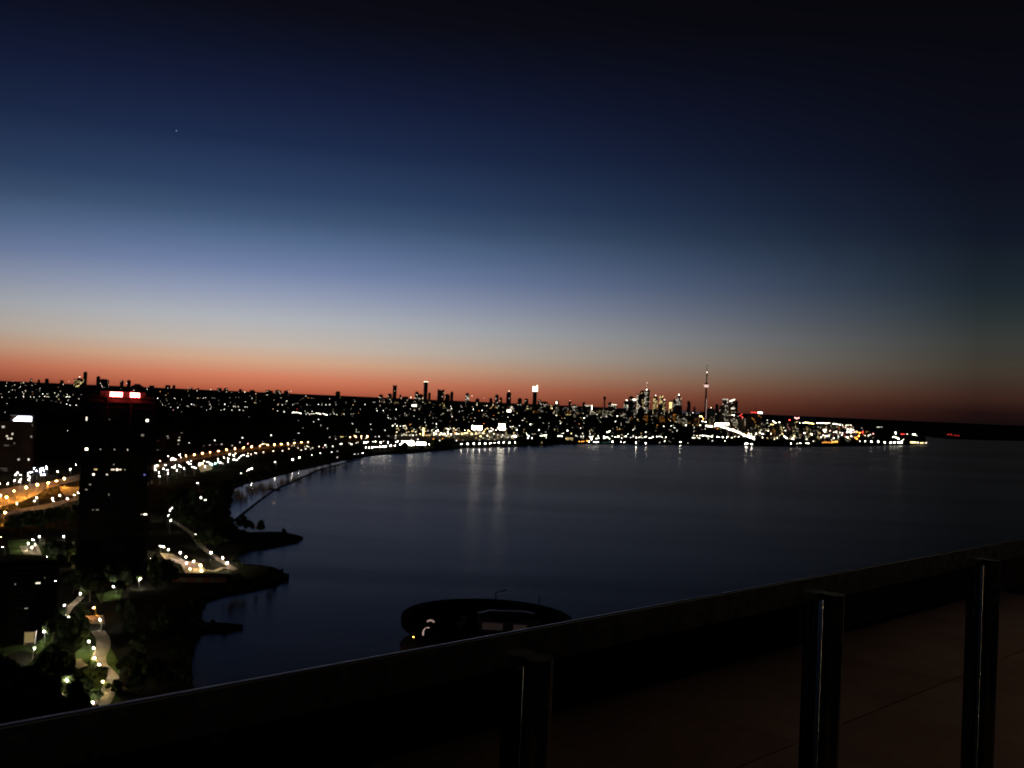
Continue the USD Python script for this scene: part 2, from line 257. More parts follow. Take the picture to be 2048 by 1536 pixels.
# ------------------------------------------------------------------ lights read off the photograph
TILES = [(0, 740, 8, '205,185,1 375,205,2 240,325,1 143,350,2 305,290,1 360,350,2 380,378,2 375,425,3 515,352,1 490,430,2 545,435,2 590,487,2 627,425,2 640,297,2 683,385,3 755,380,2 715,420,3 750,425,2 780,428,2 690,480,1 820,490,1 905,425,2 935,385,1 1075,390,2 1060,430,3 1085,425,3 1115,425,3 1090,485,2 1065,545,3 1125,565,3 1222,565,3 1170,395,1 1265,462,1 1300,395,1 1385,465,2 1470,420,2 1540,437,3o 115,535,2 80,675,2 30,437,2 10,380,1 1080,970,2 1100,180,2'),
 (256, 760, 8, '335,300,3p 400,290,2 475,290,3 740,290,2 520,340,1 545,380,1 620,330,1 650,380,1 600,405,1 685,435,1 725,480,2p 797,440,3 838,395,1 860,510,1 1017,390,3 1058,397,2 1115,290,2y 1150,285,1 1205,290,2 1240,285,2 1345,288,1 1385,288,1 1300,345,1 1310,390,2 1330,440,2 1260,480,2 1550,390,3 1605,415,1 1490,480,2 1540,470,3 1690,425,2 1720,425,2 1765,427,2 1870,430,2 1905,435,2 1663,482,3 1785,482,3 1845,485,2 1880,345,2 1640,360,1 1630,285,1 1720,280,1 1770,280,1 1325,150,3 1400,145,1 1440,105,1 1870,195,3 960,125,1 305,130,1 1235,550,1 1935,590,1 315,690,4 978,1007,3 1388,965,3 1310,1045,2 1500,1030,3 1215,1050,1 1410,1035,1 1670,1050,2 1790,995,2 1830,925,3 1920,1018,3p '
  '825,1195,3 845,1235,2 643,1215,2 697,1270,3 715,1245,2 757,1270,3 820,1370,3 850,1385,3 735,1395,4 715,1390,3 755,1370,2 568,1420,3 600,1360,2 625,1440,3 775,1445,3 900,1415,4 640,1490,4 495,1478,2 440,1380,3 470,1365,3 440,1430,4 505,1535,4 950,1315,3 975,1335,3 1010,1305,3 1000,1345,2 1035,1390,3 1075,1405,3 1140,1330,3 1150,1360,3 1190,1335,2o 1217,1293,3 1235,1380,3 1275,1310,4 1310,1335,4 1345,1350,3g 1395,1335,3g 1440,1265,4 1435,1310,3g 1475,1320,3 1515,1335,1 1535,1240,3 1600,1305,3 1605,1255,3 1628,1190,3 1690,1205,3 1720,1175,4 1693,1270,3 1735,1280,3 1775,1245,3 1810,1220,3 1850,1197,3 1920,1180,3 1915,1215,3 1967,1190,3 2035,1165,4 1985,1410,4 1918,1450,3 1940,1430,2 1765,1500,4 1808,1490,2'),
 (512, 770, 8, '180,160,2 560,100,2 490,260,3 350,315,2y 360,300,1 425,320,2 475,305,1 590,315,2 620,305,1 345,415,3 445,425,3 590,440,4 620,438,4 650,440,4 690,445,4 720,455,4 655,385,1r 790,420,2 800,465,3 830,450,3 860,470,3 900,415,3 890,460,3 920,460,3 970,450,4 1000,455,4 1030,465,4 1080,460,4 1105,470,4 1130,478,4 1185,468,2 1237,430,2 1250,465,3 1290,475,3 1375,490,2 1408,470,3 1520,465,2 1560,460,2 1540,500,1 1522,378,1 1000,310,3 1055,315,2 1115,315,3 1180,313,3 1278,312,2 815,313,2 865,318,1 795,178,2 895,207,1 750,215,1 1580,265,2 1745,310,3 1895,275,2 1990,228,1 1935,412,3 2035,410,3 680,567,2 923,590,3 1000,552,3 1040,645,2 1145,697,2 755,690,1 685,770,3 243,803,4 1545,620,3 1835,628,3 1600,713,2 1605,750,2 1645,750,2 1845,712,2 1180,835,2 1270,825,1 1272,865,2 1360,828,2y 1390,828,2y 1440,818,1 1575,808,2 1693,817,2 1775,815,3 1688,857,2 1760,857,2 1970,825,3 1910,822,2 75,950,2 105,945,3 135,940,2 110,905,1 610,880,1 '
  '5,1095,3 118,1075,4 275,1055,4 425,1052,3 525,1018,3 580,970,2 610,970,2 668,1005,3 722,1040,3 780,985,2 815,975,3 838,990,3 795,1020,3 905,1005,3 875,1025,2 1010,985,4 1078,1000,3p 1110,962,4 1130,993,2 1230,983,3 1345,945,3 1368,938,4 1527,950,4 1493,930,2 1603,928,2 1633,920,2 1735,922,3 1775,912,3 1872,910,1 1910,905,2 2000,920,3 2040,900,2 310,1235,4 585,1190,4 693,1160,4 828,1132,4 897,1120,4 1030,1090,4 1213,1073,4 1305,1060,2 895,1212,1 1303,1160,3 1577,1110,3 1635,1107,2 1708,1092,2 1757,1000,2 1807,1000,2 1857,1000,3 1900,993,3 1940,993,2 1987,990,4 2040,985,3'),
 (768, 750, 8, '60,645,2 70,685,3 480,655,2 330,645,1 785,685,1 840,685,1 910,635,1 1090,668,3 1080,537,3 1070,495,2 1018,568,2 1430,550,3 1460,685,2 1570,565,3 1750,475,2 1780,510,3 1810,520,2 1835,490,1 1490,480,2 1645,490,2 1710,530,2 1985,675,2 1620,615,1 430,360,3 487,368,2 40,325,1 1410,335,2 1600,368,1 195,553,3 138,812,4 178,785,3 212,812,4 260,820,3 310,815,3 335,810,3 362,838,2 15,885,3 70,970,2 190,970,3 188,1010,2 283,965,3 320,950,3 340,970,3 410,965,3 462,968,4 520,960,3 480,870,2 838,780,3 838,832,2 780,775,1 575,835,2 660,757,2 440,785,1 '
  '580,945,4y 625,850,3y 625,880,3y 625,910,3y 625,940,4y 625,965,4y 680,965,3y 725,962,3y 765,885,3 800,930,4 800,960,4y 830,900,4 835,940,4 860,880,4 870,905,3 890,960,4m 910,930,4 940,950,4 975,940,4 1010,855,3 1020,910,4 1030,870,4 1030,940,4 1060,855,3 1075,950,4 1000,970,4 1115,855,3y 1145,878,3 1200,850,2 1130,925,3o 1160,940,4m 1200,945,3 1250,940,4y 1290,930,4y 1330,925,4y 1350,890,4y 1370,905,3y 1400,940,4y 1295,880,3 1480,935,3y 1590,930,4y 1620,870,3y 1650,850,3y 1600,900,3y 1655,970,4 1545,980,4y 1590,1005,3 1675,1030,3 1690,905,4 1720,895,4 1745,870,4 1715,850,3 1790,880,4 1820,850,4 1760,940,3 1900,960,3 1880,990,3 1930,980,2 1970,1005,3 1990,990,2 1955,855,3 2025,830,3 2040,985,3 790,1020,3o 830,1022,3o 940,1022,3o 960,1020,3o 890,1045,3 1160,1045,3 1185,1015,2o '
  '280,1045,4 310,1060,4 340,1040,4 370,1060,4 400,1040,4 440,1030,4 440,1070,4 465,1055,4 400,1120,4 440,1120,4 480,1110,4 530,1050,4 545,1030,4 540,1110,4 600,1110,4 640,1110,4 660,1060,4 620,1090,4 660,1120,4 725,1105,3 260,1110,4 195,1070,3 225,1065,2 65,1080,3 20,1140,4 110,1135,4 175,1130,3 1237,1105,4 1340,1100,4 1437,1097,4 1527,1095,4 1617,1093,4 1703,1090,4 1770,1085,1 1837,1080,3 1912,1077,3 2005,1078,4 1265,1040,2 1527,1040,2 1775,1035,2'),
 (1024, 750, 8, '20,975,4 50,970,4 35,990,3 65,985,4 245,965,4 270,975,4 255,1010,4 320,1010,4 228,930,3 75,877,4 433,880,4 295,790,4 15,825,3 118,812,2 460,970,4 490,970,4 520,970,4 550,965,4 545,1000,3 740,978,4 770,975,4 800,980,4 825,930,3 798,935,2 887,888,4 50,1080,3 1100,848,3 778,772,3 710,650,3 1157,690,4 445,680,2 950,935,3y 905,1005,3y 960,1010,3y 870,1020,2y 1020,970,3 1050,985,2 1105,985,3 1145,980,3 1130,935,3 1137,1010,2 1075,1065,3o 1120,1065,3o 1150,1060,3o 1200,1050,3o 1230,1065,3 1250,940,3 1245,985,4 1285,985,4 1265,1010,4 1275,1030,4 1350,1020,4 1385,1010,4 1378,975,3 1305,1070,3 1345,1075,2 1380,1070,2 1470,985,4 1500,1000,4 1530,995,4 1560,1015,4 1470,1010,4 1605,978,3 1650,990,4 1690,985,4 1715,980,4 1755,1010,3 1795,985,3 1830,980,4 1860,945,3 1940,980,3 1900,1000,3 1985,1000,4 2030,1000,4 1525,915,4 1550,905,4 1565,895,3 1940,875,3 1965,855,2 1655,745,3 1985,1085,4 1690,655,3 1680,660,3 1505,630,2 1560,630,2 1640,575,2 1550,545,3 1510,665,2 1360,630,2 1450,1075,1g 1500,1078,1g 1560,1072,1g 1610,1065,2 1745,1068,1 1800,1078,1'),
 (1280, 740, 8, '15,715,3 478,703,4 845,687,3 380,905,4 500,895,3 550,925,3 470,950,2 595,970,3 735,885,4 865,922,2 870,810,1 95,990,3 1045,950,3 10,1070,3 75,1075,4 100,1065,4 35,1090,2 150,1090,4 180,1085,4 210,1070,4 270,1065,4 300,1065,4 330,1060,3 357,1080,3 415,1075,4 395,1140,4 95,1170,3 648,1150,4 535,1095,1 770,1085,2 845,1085,4 860,1050,2 877,1088,3 910,1050,3 925,1078,3 955,1050,3 953,1092,4 1003,1050,4 1045,1048,3 1075,1060,4 1113,1063,3 1160,1050,3 1150,1070,3 1095,1097,2 1235,1070,4 1265,1078,4 1325,1075,4 1390,1080,4 1400,1070,3 1470,1083,3 1515,1065,2 1580,1065,3 1160,1133,2 1357,1135,3 1700,1180,4 1790,1185,4 1830,1115,3 990,745,4y 960,740,4y 1015,780,4o 1000,820,4 1050,830,4 965,885,3 650,785,4 680,775,4 710,770,3 745,790,4 770,745,4 1570,945,4 1600,950,4 1690,915,4'),
 (1460, 790, 8, '150,540,4 245,518,4 420,570,3 470,570,3 500,565,3 555,563,4 300,620,4 340,620,3 420,620,4 480,600,4 530,630,4 510,620,4 520,680,3 390,710,3 610,575,3 657,620,4 720,620,4 780,573,4 890,570,4 780,675,4 755,690,3 840,625,3y 870,660,4 890,680,4 910,690,4 1030,660,4y 1000,700,4 1020,710,3 1075,625,3y 1130,590,4 1145,625,3 1115,443,4 1225,710,3 708,712,2 1175,445,3 1210,440,4y 1240,445,4y 1270,450,4y 1310,455,4y 1335,460,3y 1395,447,4 1430,450,4 1465,450,4 1490,445,4 1530,455,4 1560,450,4 1590,445,3 1655,462,4 1680,460,4 1720,470,4 1760,475,4 1800,478,3 1860,485,3 1890,480,3 1930,482,3 1190,610,4 1220,615,4 1250,620,4 1280,625,4 1310,630,4 1340,635,4 1370,640,4 1390,645,4 1500,560,4 1530,560,4 1515,585,4 1600,575,3 1560,655,4 1530,655,4 1580,650,3 1490,645,3 1660,595,3 1700,590,4 1760,600,3 1800,610,3 1870,595,4 1900,590,4 1940,600,4 1880,550,4 1930,555,4 1975,560,3 1990,595,4p 2030,590,3o 1460,678,4 1660,690,4 1735,665,3 1790,640,3 1870,675,4 1885,680,4 1940,660,3 2020,680,3o 2035,705,3o 690,420,4 720,440,4 740,445,3 790,435,4 600,405,2 600,450,2 655,470,3y 690,475,3y 250,780,4 270,780,3 345,785,4 975,775,2 1075,780,1 1125,770,2 1215,770,1 1255,770,2 1335,740,2 1485,760,2o 1520,757,2o 1550,757,2o 1590,760,2o 1630,757,3o 1660,752,3o 1690,750,3o 1715,748,3o'),
 (1690, 800, 8, '45,465,4 95,475,4 130,475,3 40,515,4 80,515,4 150,515,4p 185,500,3p 235,525,4o 280,515,3r 220,575,4o 30,590,4 50,600,4 100,580,3 160,600,3o 185,620,3o 320,570,2 375,570,3 405,555,2 450,540,3p 450,610,1 520,438,2 545,435,2 585,433,2 810,520,4 810,540,3 770,590,4 800,595,4 830,605,4 855,620,4 905,545,2r 940,545,2r 995,545,2 1090,548,4 1120,550,4 1150,575,2 935,630,2 238,660,3 322,660,4 425,665,3 530,665,4 637,677,2 733,680,3 795,680,3 855,675,4 880,675,4 910,672,4 1070,675,4y 1110,677,4y 1170,680,1 1215,687,3y 1245,685,3y 1300,680,1'),
 (0, 910, 10.24, '5,823,4o 135,860,4o 285,735,4o 535,665,4o 765,605,4o 985,570,4o 1160,528,3o 1315,478,4o 160,585,4m 0,585,2m 105,1175,4o 350,995,4c 755,878,4w 705,945,4w 1070,890,4w 1095,945,3w 1225,820,4m 1380,895,4m 1520,820,4m 1600,770,4m 1185,340,4m 1440,295,4m 1550,200,3m 1655,250,4m 1715,380,3m 300,520,4m 400,540,4m 420,410,3m 360,360,4m 320,405,4m 430,490,3m 590,500,4w 620,450,4w 570,380,3w 610,350,4c 650,345,4c 575,420,3w 700,270,3c 745,320,3c 820,285,4c 825,340,3c 870,270,4c 945,235,4c 955,275,4c 900,320,3c 845,400,3c 905,400,4c 590,115,3'),
 (150, 900, 10.24, '1945,1235,4 1990,1190,4 1910,1340,2 1965,1440,4 225,1390,3y 230,1465,2y 160,1450,2'),
 (0, 1040, 8.533, '670,285,4 563,338,3 478,400,4m 600,420,3m 545,470,3m 1090,275,4 1335,360,1 1440,420,1 1340,655,4y 640,730,4 690,745,3 745,740,4 550,745,2 800,630,1 880,1040,1 940,1040,2 1935,1140,4 1370,1260,4g 1097,1455,4g 1600,1500,4o 1825,210,3 1875,112,2 1725,340,1 1788,455,2 45,465,2 10,290,2o'),
 (220, 1030, 7.314, '160,610,4g 172,478,3 460,437,3 460,487,2 595,630,4 735,455,3 783,465,4y 850,507,4y 1030,550,4 1113,612,4 1120,705,2 1225,680,4y 1330,738,4y 1170,795,4y 1335,815,4y 1265,380,3 1250,283,1 1480,548,4 1650,623,4 1720,700,4 440,940,4 480,765,2'),
 (0, 1220, 7.314, '1010,105,4g 1462,145,4 645,320,4 1300,462,4 1370,560,4y 1380,705,4y 1450,805,4m 1500,1050,4y 1360,1350,4 980,1030,4 260,855,4g 505,560,4g'),
 (0, 0, 1, '402,995,4 411,1000,4 395,966,3')]
LIGHTS = []
for k in range(17):
    f = k / 16; LIGHTS.append((float(np.interp(f, [0, .3, .6, 1], [372, 450, 530, 616])), float(np.interp(f, [0, .3, .6, 1], [911, 899, 890, 883])), 6, 'o'))
for x_, y_ in ((700, 874), (712, 873), (722, 873), (735, 872), (178, 950), (320, 922), (345, 917)): LIGHTS.append((x_, y_, 6, 'o'))
for ox, oy, sc, text in TILES:
    for tok in text.split():
        x, y, s = tok.split(',')
        LIGHTS.append((ox + float(x) / sc, oy + float(y) / sc, int(s[0]), s[1:] or 'w'))
# the long white promenade, in two strips
for poly_ in ([(1060, 900), (1200, 890), (1300, 900), (1420, 940), (1550, 980), (1640, 1030), (1750, 1070), (1830, 1085)], [(1180, 870), (1300, 860), (1420, 865), (1520, 872)]):
    ls = LineString(poly_)
    for k in range(int(ls.length / 11)):
        p = ls.interpolate(k * 11); LIGHTS.append((1280 + p.x / 8 + random.uniform(-.6, .6), 740 + p.y / 8 + random.uniform(-1.2, 1.2), 5, 'm'))
# label and group of a lamp by where it stands
ZONES = [((300, 870, 740, 930), 'o', 'amber lamp over the orange stretch of highway right of the dark tower', 'far highway lamps'),
 ((0, 958, 180, 1000), 'o', 'amber lamp over the orange highway left of the dark tower', 'highway lamps'),
 ((170, 1205, 215, 1245), '', 'lamp beside the small paved terrace above the park trees', 'terrace lamps'),
 ((170, 1280, 215, 1375), '', 'yellowish lamp along the pale curving waterfront path', 'waterfront path lamps'),
 ((60, 1200, 170, 1420), '', 'white park lamp among dark trees at the lower left', 'park lamps'),
 ((0, 1200, 80, 1420), '', 'white lamp lighting the green park lawn', 'lawn lamps'),
 ((170, 1200, 240, 1420), '', 'white lamp by the dark shore of the park', 'shore path lamps'),
 ((0, 1060, 110, 1200), '', 'white lamp round the small lit lawn at the left edge', 'lawn court lamps'),
 ((110, 1060, 300, 1200), '', 'white lamp on the dark ground in front of the tower with red lights', 'lamps in front of the tower'),
 ((300, 1060, 420, 1160), '', 'lamp round the brightly lit yard beside the spit', 'yard lamps'),
 ((420, 1060, 480, 1160), '', 'white lamp on the narrow path of the second spit', 'spit lamps'),
 ((320, 1000, 420, 1060), '', 'white lamp on the thin path running down to the spit', 'spit path lamps'),
 ((0, 1000, 170, 1060), '', 'lamp beside the pale lakeshore road left of the dark tower', 'lakeshore road lamps'),
 ((0, 900, 170, 960), '', 'lamp in the bright cluster above the orange highway', 'cluster lamps above the highway'),
 ((300, 900, 400, 1000), '', 'white lamp in the crowded lights right of the dark tower', 'lamps right of the tower'),
 ((400, 890, 530, 940), '', 'white lamp in the dotted double row of the lakeshore road', 'double row lamps'),
 ((400, 940, 560, 1000), '', 'white lamp under the tall trees of the near shore', 'near shore lamps'),
 ((512, 870, 720, 960), '', 'white lamp strung along the dark curve of the bay', 'bay curve lamps'),
 ((720, 878, 855, 900), '', 'dazzling white lamp of the waterside pavilion at the head of the bay', 'pavilion lamps'),
 ((720, 868, 800, 880), '', 'white lamp beyond the head of the bay', 'bay head lamps'),
 ((915, 883, 1035, 892), '', 'white lamp in the evenly spaced row on the water edge', 'water edge row lamps'),
 ((790, 840, 1030, 883), '', 'yellow white lamp in the dense glowing quarter behind the pavilion', 'glowing quarter lamps'),
 ((1024, 860, 1180, 890), '', 'white lamp low on the far shore under the slim dark tower', 'far shore lamps west'),
 ((1180, 860, 1345, 890), '', 'white lamp low on the far shore below the downtown towers', 'far shore lamps centre'),
 ((1345, 868, 1500, 890), '', 'white lamp in the dotted line under the dark trees below the mast tower', 'tree line lamps'),
 ((1400, 830, 1512, 880), '', 'white lamp of the dazzling promenade right of the mast tower', 'promenade lamps'),
 ((1500, 840, 1700, 890), '', 'warm lamp in the harbour lights right of the promenade', 'harbour lamps'),
 ((1690, 840, 1860, 892), '', 'lamp on the last low tongue of land at the right', 'tongue of land lamps')]
def zone(x, y, c):
    for (x0, y0, x1, y1), cc, lab, grp in ZONES:
        if x0 <= x <= x1 and y0 <= y <= y1 and (not cc or cc == c): return lab, grp
    return 'lone white lamp in the dark country below the skyline', 'lone lamps on the dark slope'
NEAR_R = {1: .10, 2: .13, 3: .17, 4: .20}; NEAR_L = {1: 60., 2: 180., 3: 420., 4: 750.}
FAR_PX = {1: .20, 2: .27, 3: .33, 4: .42, 5: .62}; FAR_L = {1: 3., 2: 6., 3: 10., 4: 15., 5: 14.}
PROTO = {}
FLUX_O, FLUX_M, FLUX_P = 62.0, 2.6, 2.9
def make_lamp(key, h, r, c, L):
    if key in PROTO: return None
    t = thing('street_lamp')
    pr = max(.07, r * .35)
    part(t, 'pole', cyl(pr * 1.5, pr, 0, h + .1, 6), M['pole'])
    part(t, 'arm', bar((0, 0, h + .05), (0, -2.0 * max(1, r), h + .15 * max(1, r)), pr, pr), M['pole'])
    hd = _oct.copy() if r > .5 else trimesh.creation.icosphere(1); hd.apply_scale([r, r, r * .8]); hd.apply_translation([0, -1.6 * max(1, r), h - r * .75])
    part(t, 'lamp_head', hd, lamp_mat(c, L))
    PROTO[key] = t
    return t
stuff_lights = {}
lamp_px, n_ind = [], 0
order = sorted(LIGHTS, key=lambda l: (-(l[1] > 930) * 10 - l[2] - (l[1] > 878)))
for x, y, s, c in order:
    near = on_land(x, y, 9.0)[1] < 1750 and s < 6
    if s == 6:                                                   # sodium lamps of the far stretch of highway: flat-topped, shining down
        h = 11.0; r, L, key = .7, 850.0, ('road', c); p, D = on_land(x, y, h)
    elif near:
        h = 6.0 if y > 1060 else 11.0
        p, D = on_land(x, y, h - .2)
        if c == 'g' and y > 1060: c = 'w'
        q = next(q for q in (300, 450, 700, 1000, 1400, 3000) if D <= q); r0 = NEAR_R[s]; r = max(r0, min(D, q) * .00026) if q < 450 else max(r0, q * .00026 if q < 3000 else .45)
        flux = r0 * r0 * NEAR_L[s] * (FLUX_O if c == 'o' and y < 1060 else FLUX_M if y < 1060 else FLUX_P)
        key = ('near', c, s, h, q); L = round(flux / r / r, 1)
    else:
        h = 10.0; p, D = on_land(x, y, h - .2)
        b = min([1700, 2600, 3600, 5000, 7000, 9500], key=lambda q: abs(math.log(q / D)))
        r = FAR_PX[s] * b / 975; L = FAR_L[s] * (12 if x > 720 and y > 883 and c == 'w' else 1)
        if c in 'yomr' : r = (.36, .42, .5, .6, .7)[s - 1] * b / 975; L = {'m': 1.3}.get(c, 1) * (1.8, 3.2, 6.0, 10.0, 9.0)[s - 1]
        if x > 1400 and y > 838: r *= 1.3
        if x < 780 and y < 862 and s < 4: L *= .6
        h = max(h, 2.2 * r); L = round(L, 2); key = ('far', c, s, b, L)
        p, D = on_land(x, y, h - r * .75)
    lamp_px.append((x, y, D))
    if s == 6 or (near and n_ind < 290) or (s >= 4 and n_ind < 290):
        t = make_lamp(key, h, r, c, L)
        rz = random.uniform(-60, 60)
        off = np.array([math.sin(math.radians(rz)), -math.cos(math.radians(rz)), 0]) * 1.6 * max(1, r); loc = p - off
        if t is None: t = dup(PROTO[key], loc, rz)
        else:
            t.GetAttribute('xformOp:translate').Set(Gf.Vec3d(*map(float, loc))); t.GetAttribute('xformOp:rotateZ').Set(rz)
        lab, grp = zone(x, y, c); tag(t, lab, 'lamp', grp); n_ind += 1
    else:
        stuff_lights.setdefault((c, L), []).append((p + [0, 0, h - r * .75], r))
# the faint scatter between them
def scatter(n, x0, x1, f0, f1, cols, smax, near_p=0.0):
    for _ in range(n):
        x = RNG.uniform(x0, x1); y = 806 + .044 * (x - 1024) + RNG.uniform(f0, f1)
        s = int(RNG.choice([1, 1, 1, 2, 2, 3][:3 + smax])); c = cols[RNG.integers(len(cols))]
        p, D = on_land(x, y, 9.0); b = D; r = FAR_PX[s] * b / 975 * RNG.uniform(.7, 1.0)
        stuff_lights.setdefault((c, FAR_L[s] * (.35 if c in 'yor' else .6)), []).append((p + [0, 0, max(9.0, r)], r * (1.5 if c in 'yor' else 1.1)))
scatter(110, 0, 760, 3, 40, 'wwwmmyo', 1)
scatter(220, 760, 1400, 6, 44, 'mmmwwyo', 2)
scatter(90, 1000, 1400, 46, 66, 'mwwwy', 2)
scatter(90, 790, 1030, 52, 74, 'yyymmo', 3)
scatter(120, 1400, 1700, 14, 50, 'mmwyor', 3)
scatter(140, 1420, 1710, 18, 48, 'mmwyym', 3)
scatter(110, 790, 1040, 58, 74, 'yymmyw', 3)
scatter(40, 1640, 1740, 14, 40, 'mwopr', 2)
city = thing('city_lights'); tag(city, 'countless small city lights scattered over the dark land to the horizon', 'city lights', kind='stuff')
WORD = {'w': 'white', 'c': 'cool', 'o': 'amber', 'y': 'yellow', 'r': 'red', 'p': 'pink', 'g': 'teal', 'b': 'blue', 'm': 'warm'}
for (c, s), L in sorted(stuff_lights.items()):
    part(city, WORD[c] + '_light', cat([ball(p, r) for p, r in L]), lamp_mat(c, round(s, 2)), kind='stuff')

# ------------------------------------------------------------------ buildings
def win_mesh(w, d, h, z0, n, cw, ch, r, faces=(0, 1, 3)):
    """n lit windows, each a slim pane set 8 cm proud of a w x d x h block"""
    out = []
    for _ in range(n):
        f = faces[r.integers(len(faces))]; L = w if f in (0, 2) else d
        u = (math.floor(r.uniform(0, max(1, L / (cw * 1.6)))) + .5) * cw * 1.6 - L / 2
        z = z0 + (math.floor(r.uniform(0.5, max(1.5, h / 3.4))) + .3) * 3.4
        if abs(u) > L / 2 - cw * .6 or z > z0 + h - ch: continue
        b = box(u - cw / 2, u + cw / 2, -d / 2 - .08, -d / 2 - .01, z, z + ch) if f == 0 else box(w / 2 + .01, w / 2 + .08, u - cw / 2, u + cw / 2, z, z + ch) if f == 1 else box(-w / 2 - .08, -w / 2 - .01, u - cw / 2, u + cw / 2, z, z + ch)
        out.append(b)
    return cat(out) if out else None
def place(x, ytop, D):
    p = at_dist(x, ytop, D); gz = float(ground_z(p[0], p[1])); return p, gz - 1.0, p[2] - gz + 1.0
def tower(x, ytop, wpx, D, label, name='high_rise', group=None, wall=None, win=.5, wc='m', wl=4.0, shape='box', crown=None, mast=None, cap=True, seed=0, cat_='building', depth=.8, yaw=None):
    r = np.random.default_rng(int(x * 17 + ytop * 3 + seed))
    p, gz, h = place(x, ytop, D); h = max(h, 6.0); w = wpx / FPX * D * (p[1] / D) ** 2; d = w * depth
    face = -math.degrees(math.atan2(p[0], p[1])) + (r.uniform(-14, 14) if yaw is None else yaw)
    t = thing(name, (p[0], p[1], gz), face); tag(t, label, cat_, group)
    wm = M['wall'][r.integers(4)] if wall is None else wall
    ph = min(h * .1, 9.0) if cap else 0.0; hb = h - ph
    if shape == 'box': part(t, 'wall', box(-w / 2, w / 2, -d / 2, d / 2, 0, hb), wm)
    elif shape == 'step':
        part(t, 'wall', cat([box(-w / 2, w / 2, -d / 2, d / 2, 0, hb * .55), box(-w * .38, w * .38, -d * .38, d * .38, hb * .55, hb * .8), box(-w * .24, w * .24, -d * .24, d * .24, hb * .8, hb)]), wm)
    elif shape == 'round': part(t, 'wall', cyl(w / 2, w / 2, 0, hb, 16), wm)
    elif shape == 'wedge':
        v = np.array([[-w / 2, -d / 2, 0], [w / 2, -d / 2, 0], [w / 2, d / 2, 0], [-w / 2, d / 2, 0], [-w * .1, -d / 2, hb * .8], [w / 2, -d / 2, hb], [w / 2, d / 2, hb], [-w * .1, d / 2, hb * .8], [-w / 2, -d / 2, hb * .35], [-w / 2, d / 2, hb * .35]])
        part(t, 'wall', trimesh.convex.convex_hull(v), wm)
    elif shape == 'horns': part(t, 'wall', cat([box(-w / 2, w / 2, -d / 2, d / 2, 0, hb * .95), box(-w / 2, -w / 4, -d / 2, d / 2, hb * .95, hb), box(w / 4, w / 2, -d / 2, d / 2, hb * .95, hb)]), wm)
    elif shape == 'pin': part(t, 'wall', cat([cyl(w * .28, w * .28, 0, hb * .75, 10), cyl(w * .3, w * .5, hb * .75, hb * .84, 10), cyl(w * .5, w * .5, hb * .84, hb, 10)]), wm)
    if cap and shape in ('box', 'round', 'wedge'):
        part(t, 'penthouse', box(-w * .28, w * .28, -d * .3, d * .3, hb if shape != 'wedge' else hb * .82, h), M['roof'])
        if shape == 'box': part(t, 'parapet', cat([box(-w / 2 - .2, w / 2 + .2, -d / 2 - .2, -d / 2 + .4, hb, hb + 1.2), box(-w / 2 - .2, w / 2 + .2, d / 2 - .4, d / 2 + .2, hb, hb + 1.2)]), M['roof'])
    cw = max(2.0, D * .00042); ch = max(1.8, D * .00030)
    n = int(win * hb * w / 110 * (8000 / D) ** .8)
    if n > 0 and shape != 'pin':
        wmesh = win_mesh(w if shape != 'step' else w * .76, d if shape != 'step' else d * .76, hb * (.97 if shape != 'wedge' else .34), 0, n, cw, ch, r)
        if wmesh is not None and shape != 'round': part(t, 'lit_windows', wmesh, lamp_mat(wc, wl), kind='stuff')
    if crown:                                                    # (height share, light, strength)
        ch_, cc, cs = crown
        part(t, 'lit_crown', box(-w * .56, w * .56, -d * .56, d * .56, h * (1 - ch_), h * 1.0), lamp_mat(cc, cs))
    if mast:                                                     # pixel height of the mast, lights on it
        mh = mast[0] / FPX * D
        part(t, 'mast', cyl(w * .06, w * .03, h - 1, h + mh, 6), M['roof'])
        for q, c, s in mast[1]:
            part(t, 'beacon', ball((0, -w * .1, h + mh * q), FAR_PX[s] * D / 975, None), lamp_mat(c, FAR_L[s]))
    return t
# --- skyline, left to right: named towers
S = 'on the dark ridge at the far left'
tower(62, 757, 5, 9000, 'small dark block, leftmost bump on the far left ridge', win=.3)
tower(78, 759, 5, 9000, 'tiny dark block between two taller bumps on the far left ridge', win=.3)
tower(94, 757, 7, 9000, 'squat dark block on the ridge left of the slanted roof', win=.3)
tower(123, 760, 9, 9000, 'dark block with a slanted roof on the far left ridge', shape='wedge', win=.2)
tower(159, 757, 20, 8800, 'broad dark block with a lit face beside the tallest left ridge tower', win=1.6, wc='y', wl=3.0, mast=(3, [(1.0, 'w', 3)]))
tower(171, 743, 7.5, 8800, 'tallest dark tower on the far left ridge', win=.15)
tower(197, 752, 7.5, 8800, 'second tallest dark tower on the far left ridge', win=.15)
tower(208, 758, 18, 9000, 'long low dark block right of the second tallest ridge tower', win=.3)
tower(244, 760, 7, 9000, 'left one of two small towers above the red lights', win=.1)
tower(258, 760, 7, 9000, 'right one of two small towers above the red lights', win=.1)
tower(275, 768, 22, 5200, 'dark flat block just right above the red lights', win=.1)
for x, y, w in ((304, 771, 10), (336, 770, 10), (348, 770, 6), (382, 775, 6), (396, 776, 4), (439, 776, 9), (452, 776, 8), (481, 778, 6), (505, 780, 10), (536, 780, 8), (542, 781, 7), (556, 780, 12), (573, 781, 10)):
    tower(x, y, w, 9200, 'low dark block on the ridge between the red lights and the lone block', group='low blocks on the left ridge', name='apartment_block', win=.3)
tower(676, 782.5, 8, 9200, 'lone dark block on the ridge at the left of centre', win=.1)
tower(762, 789, 8, 9200, 'small dark block just left of the horned tower', win=.3)
tower(780, 787, 8, 9000, 'low dark block touching the horned tower on its left', win=.4)
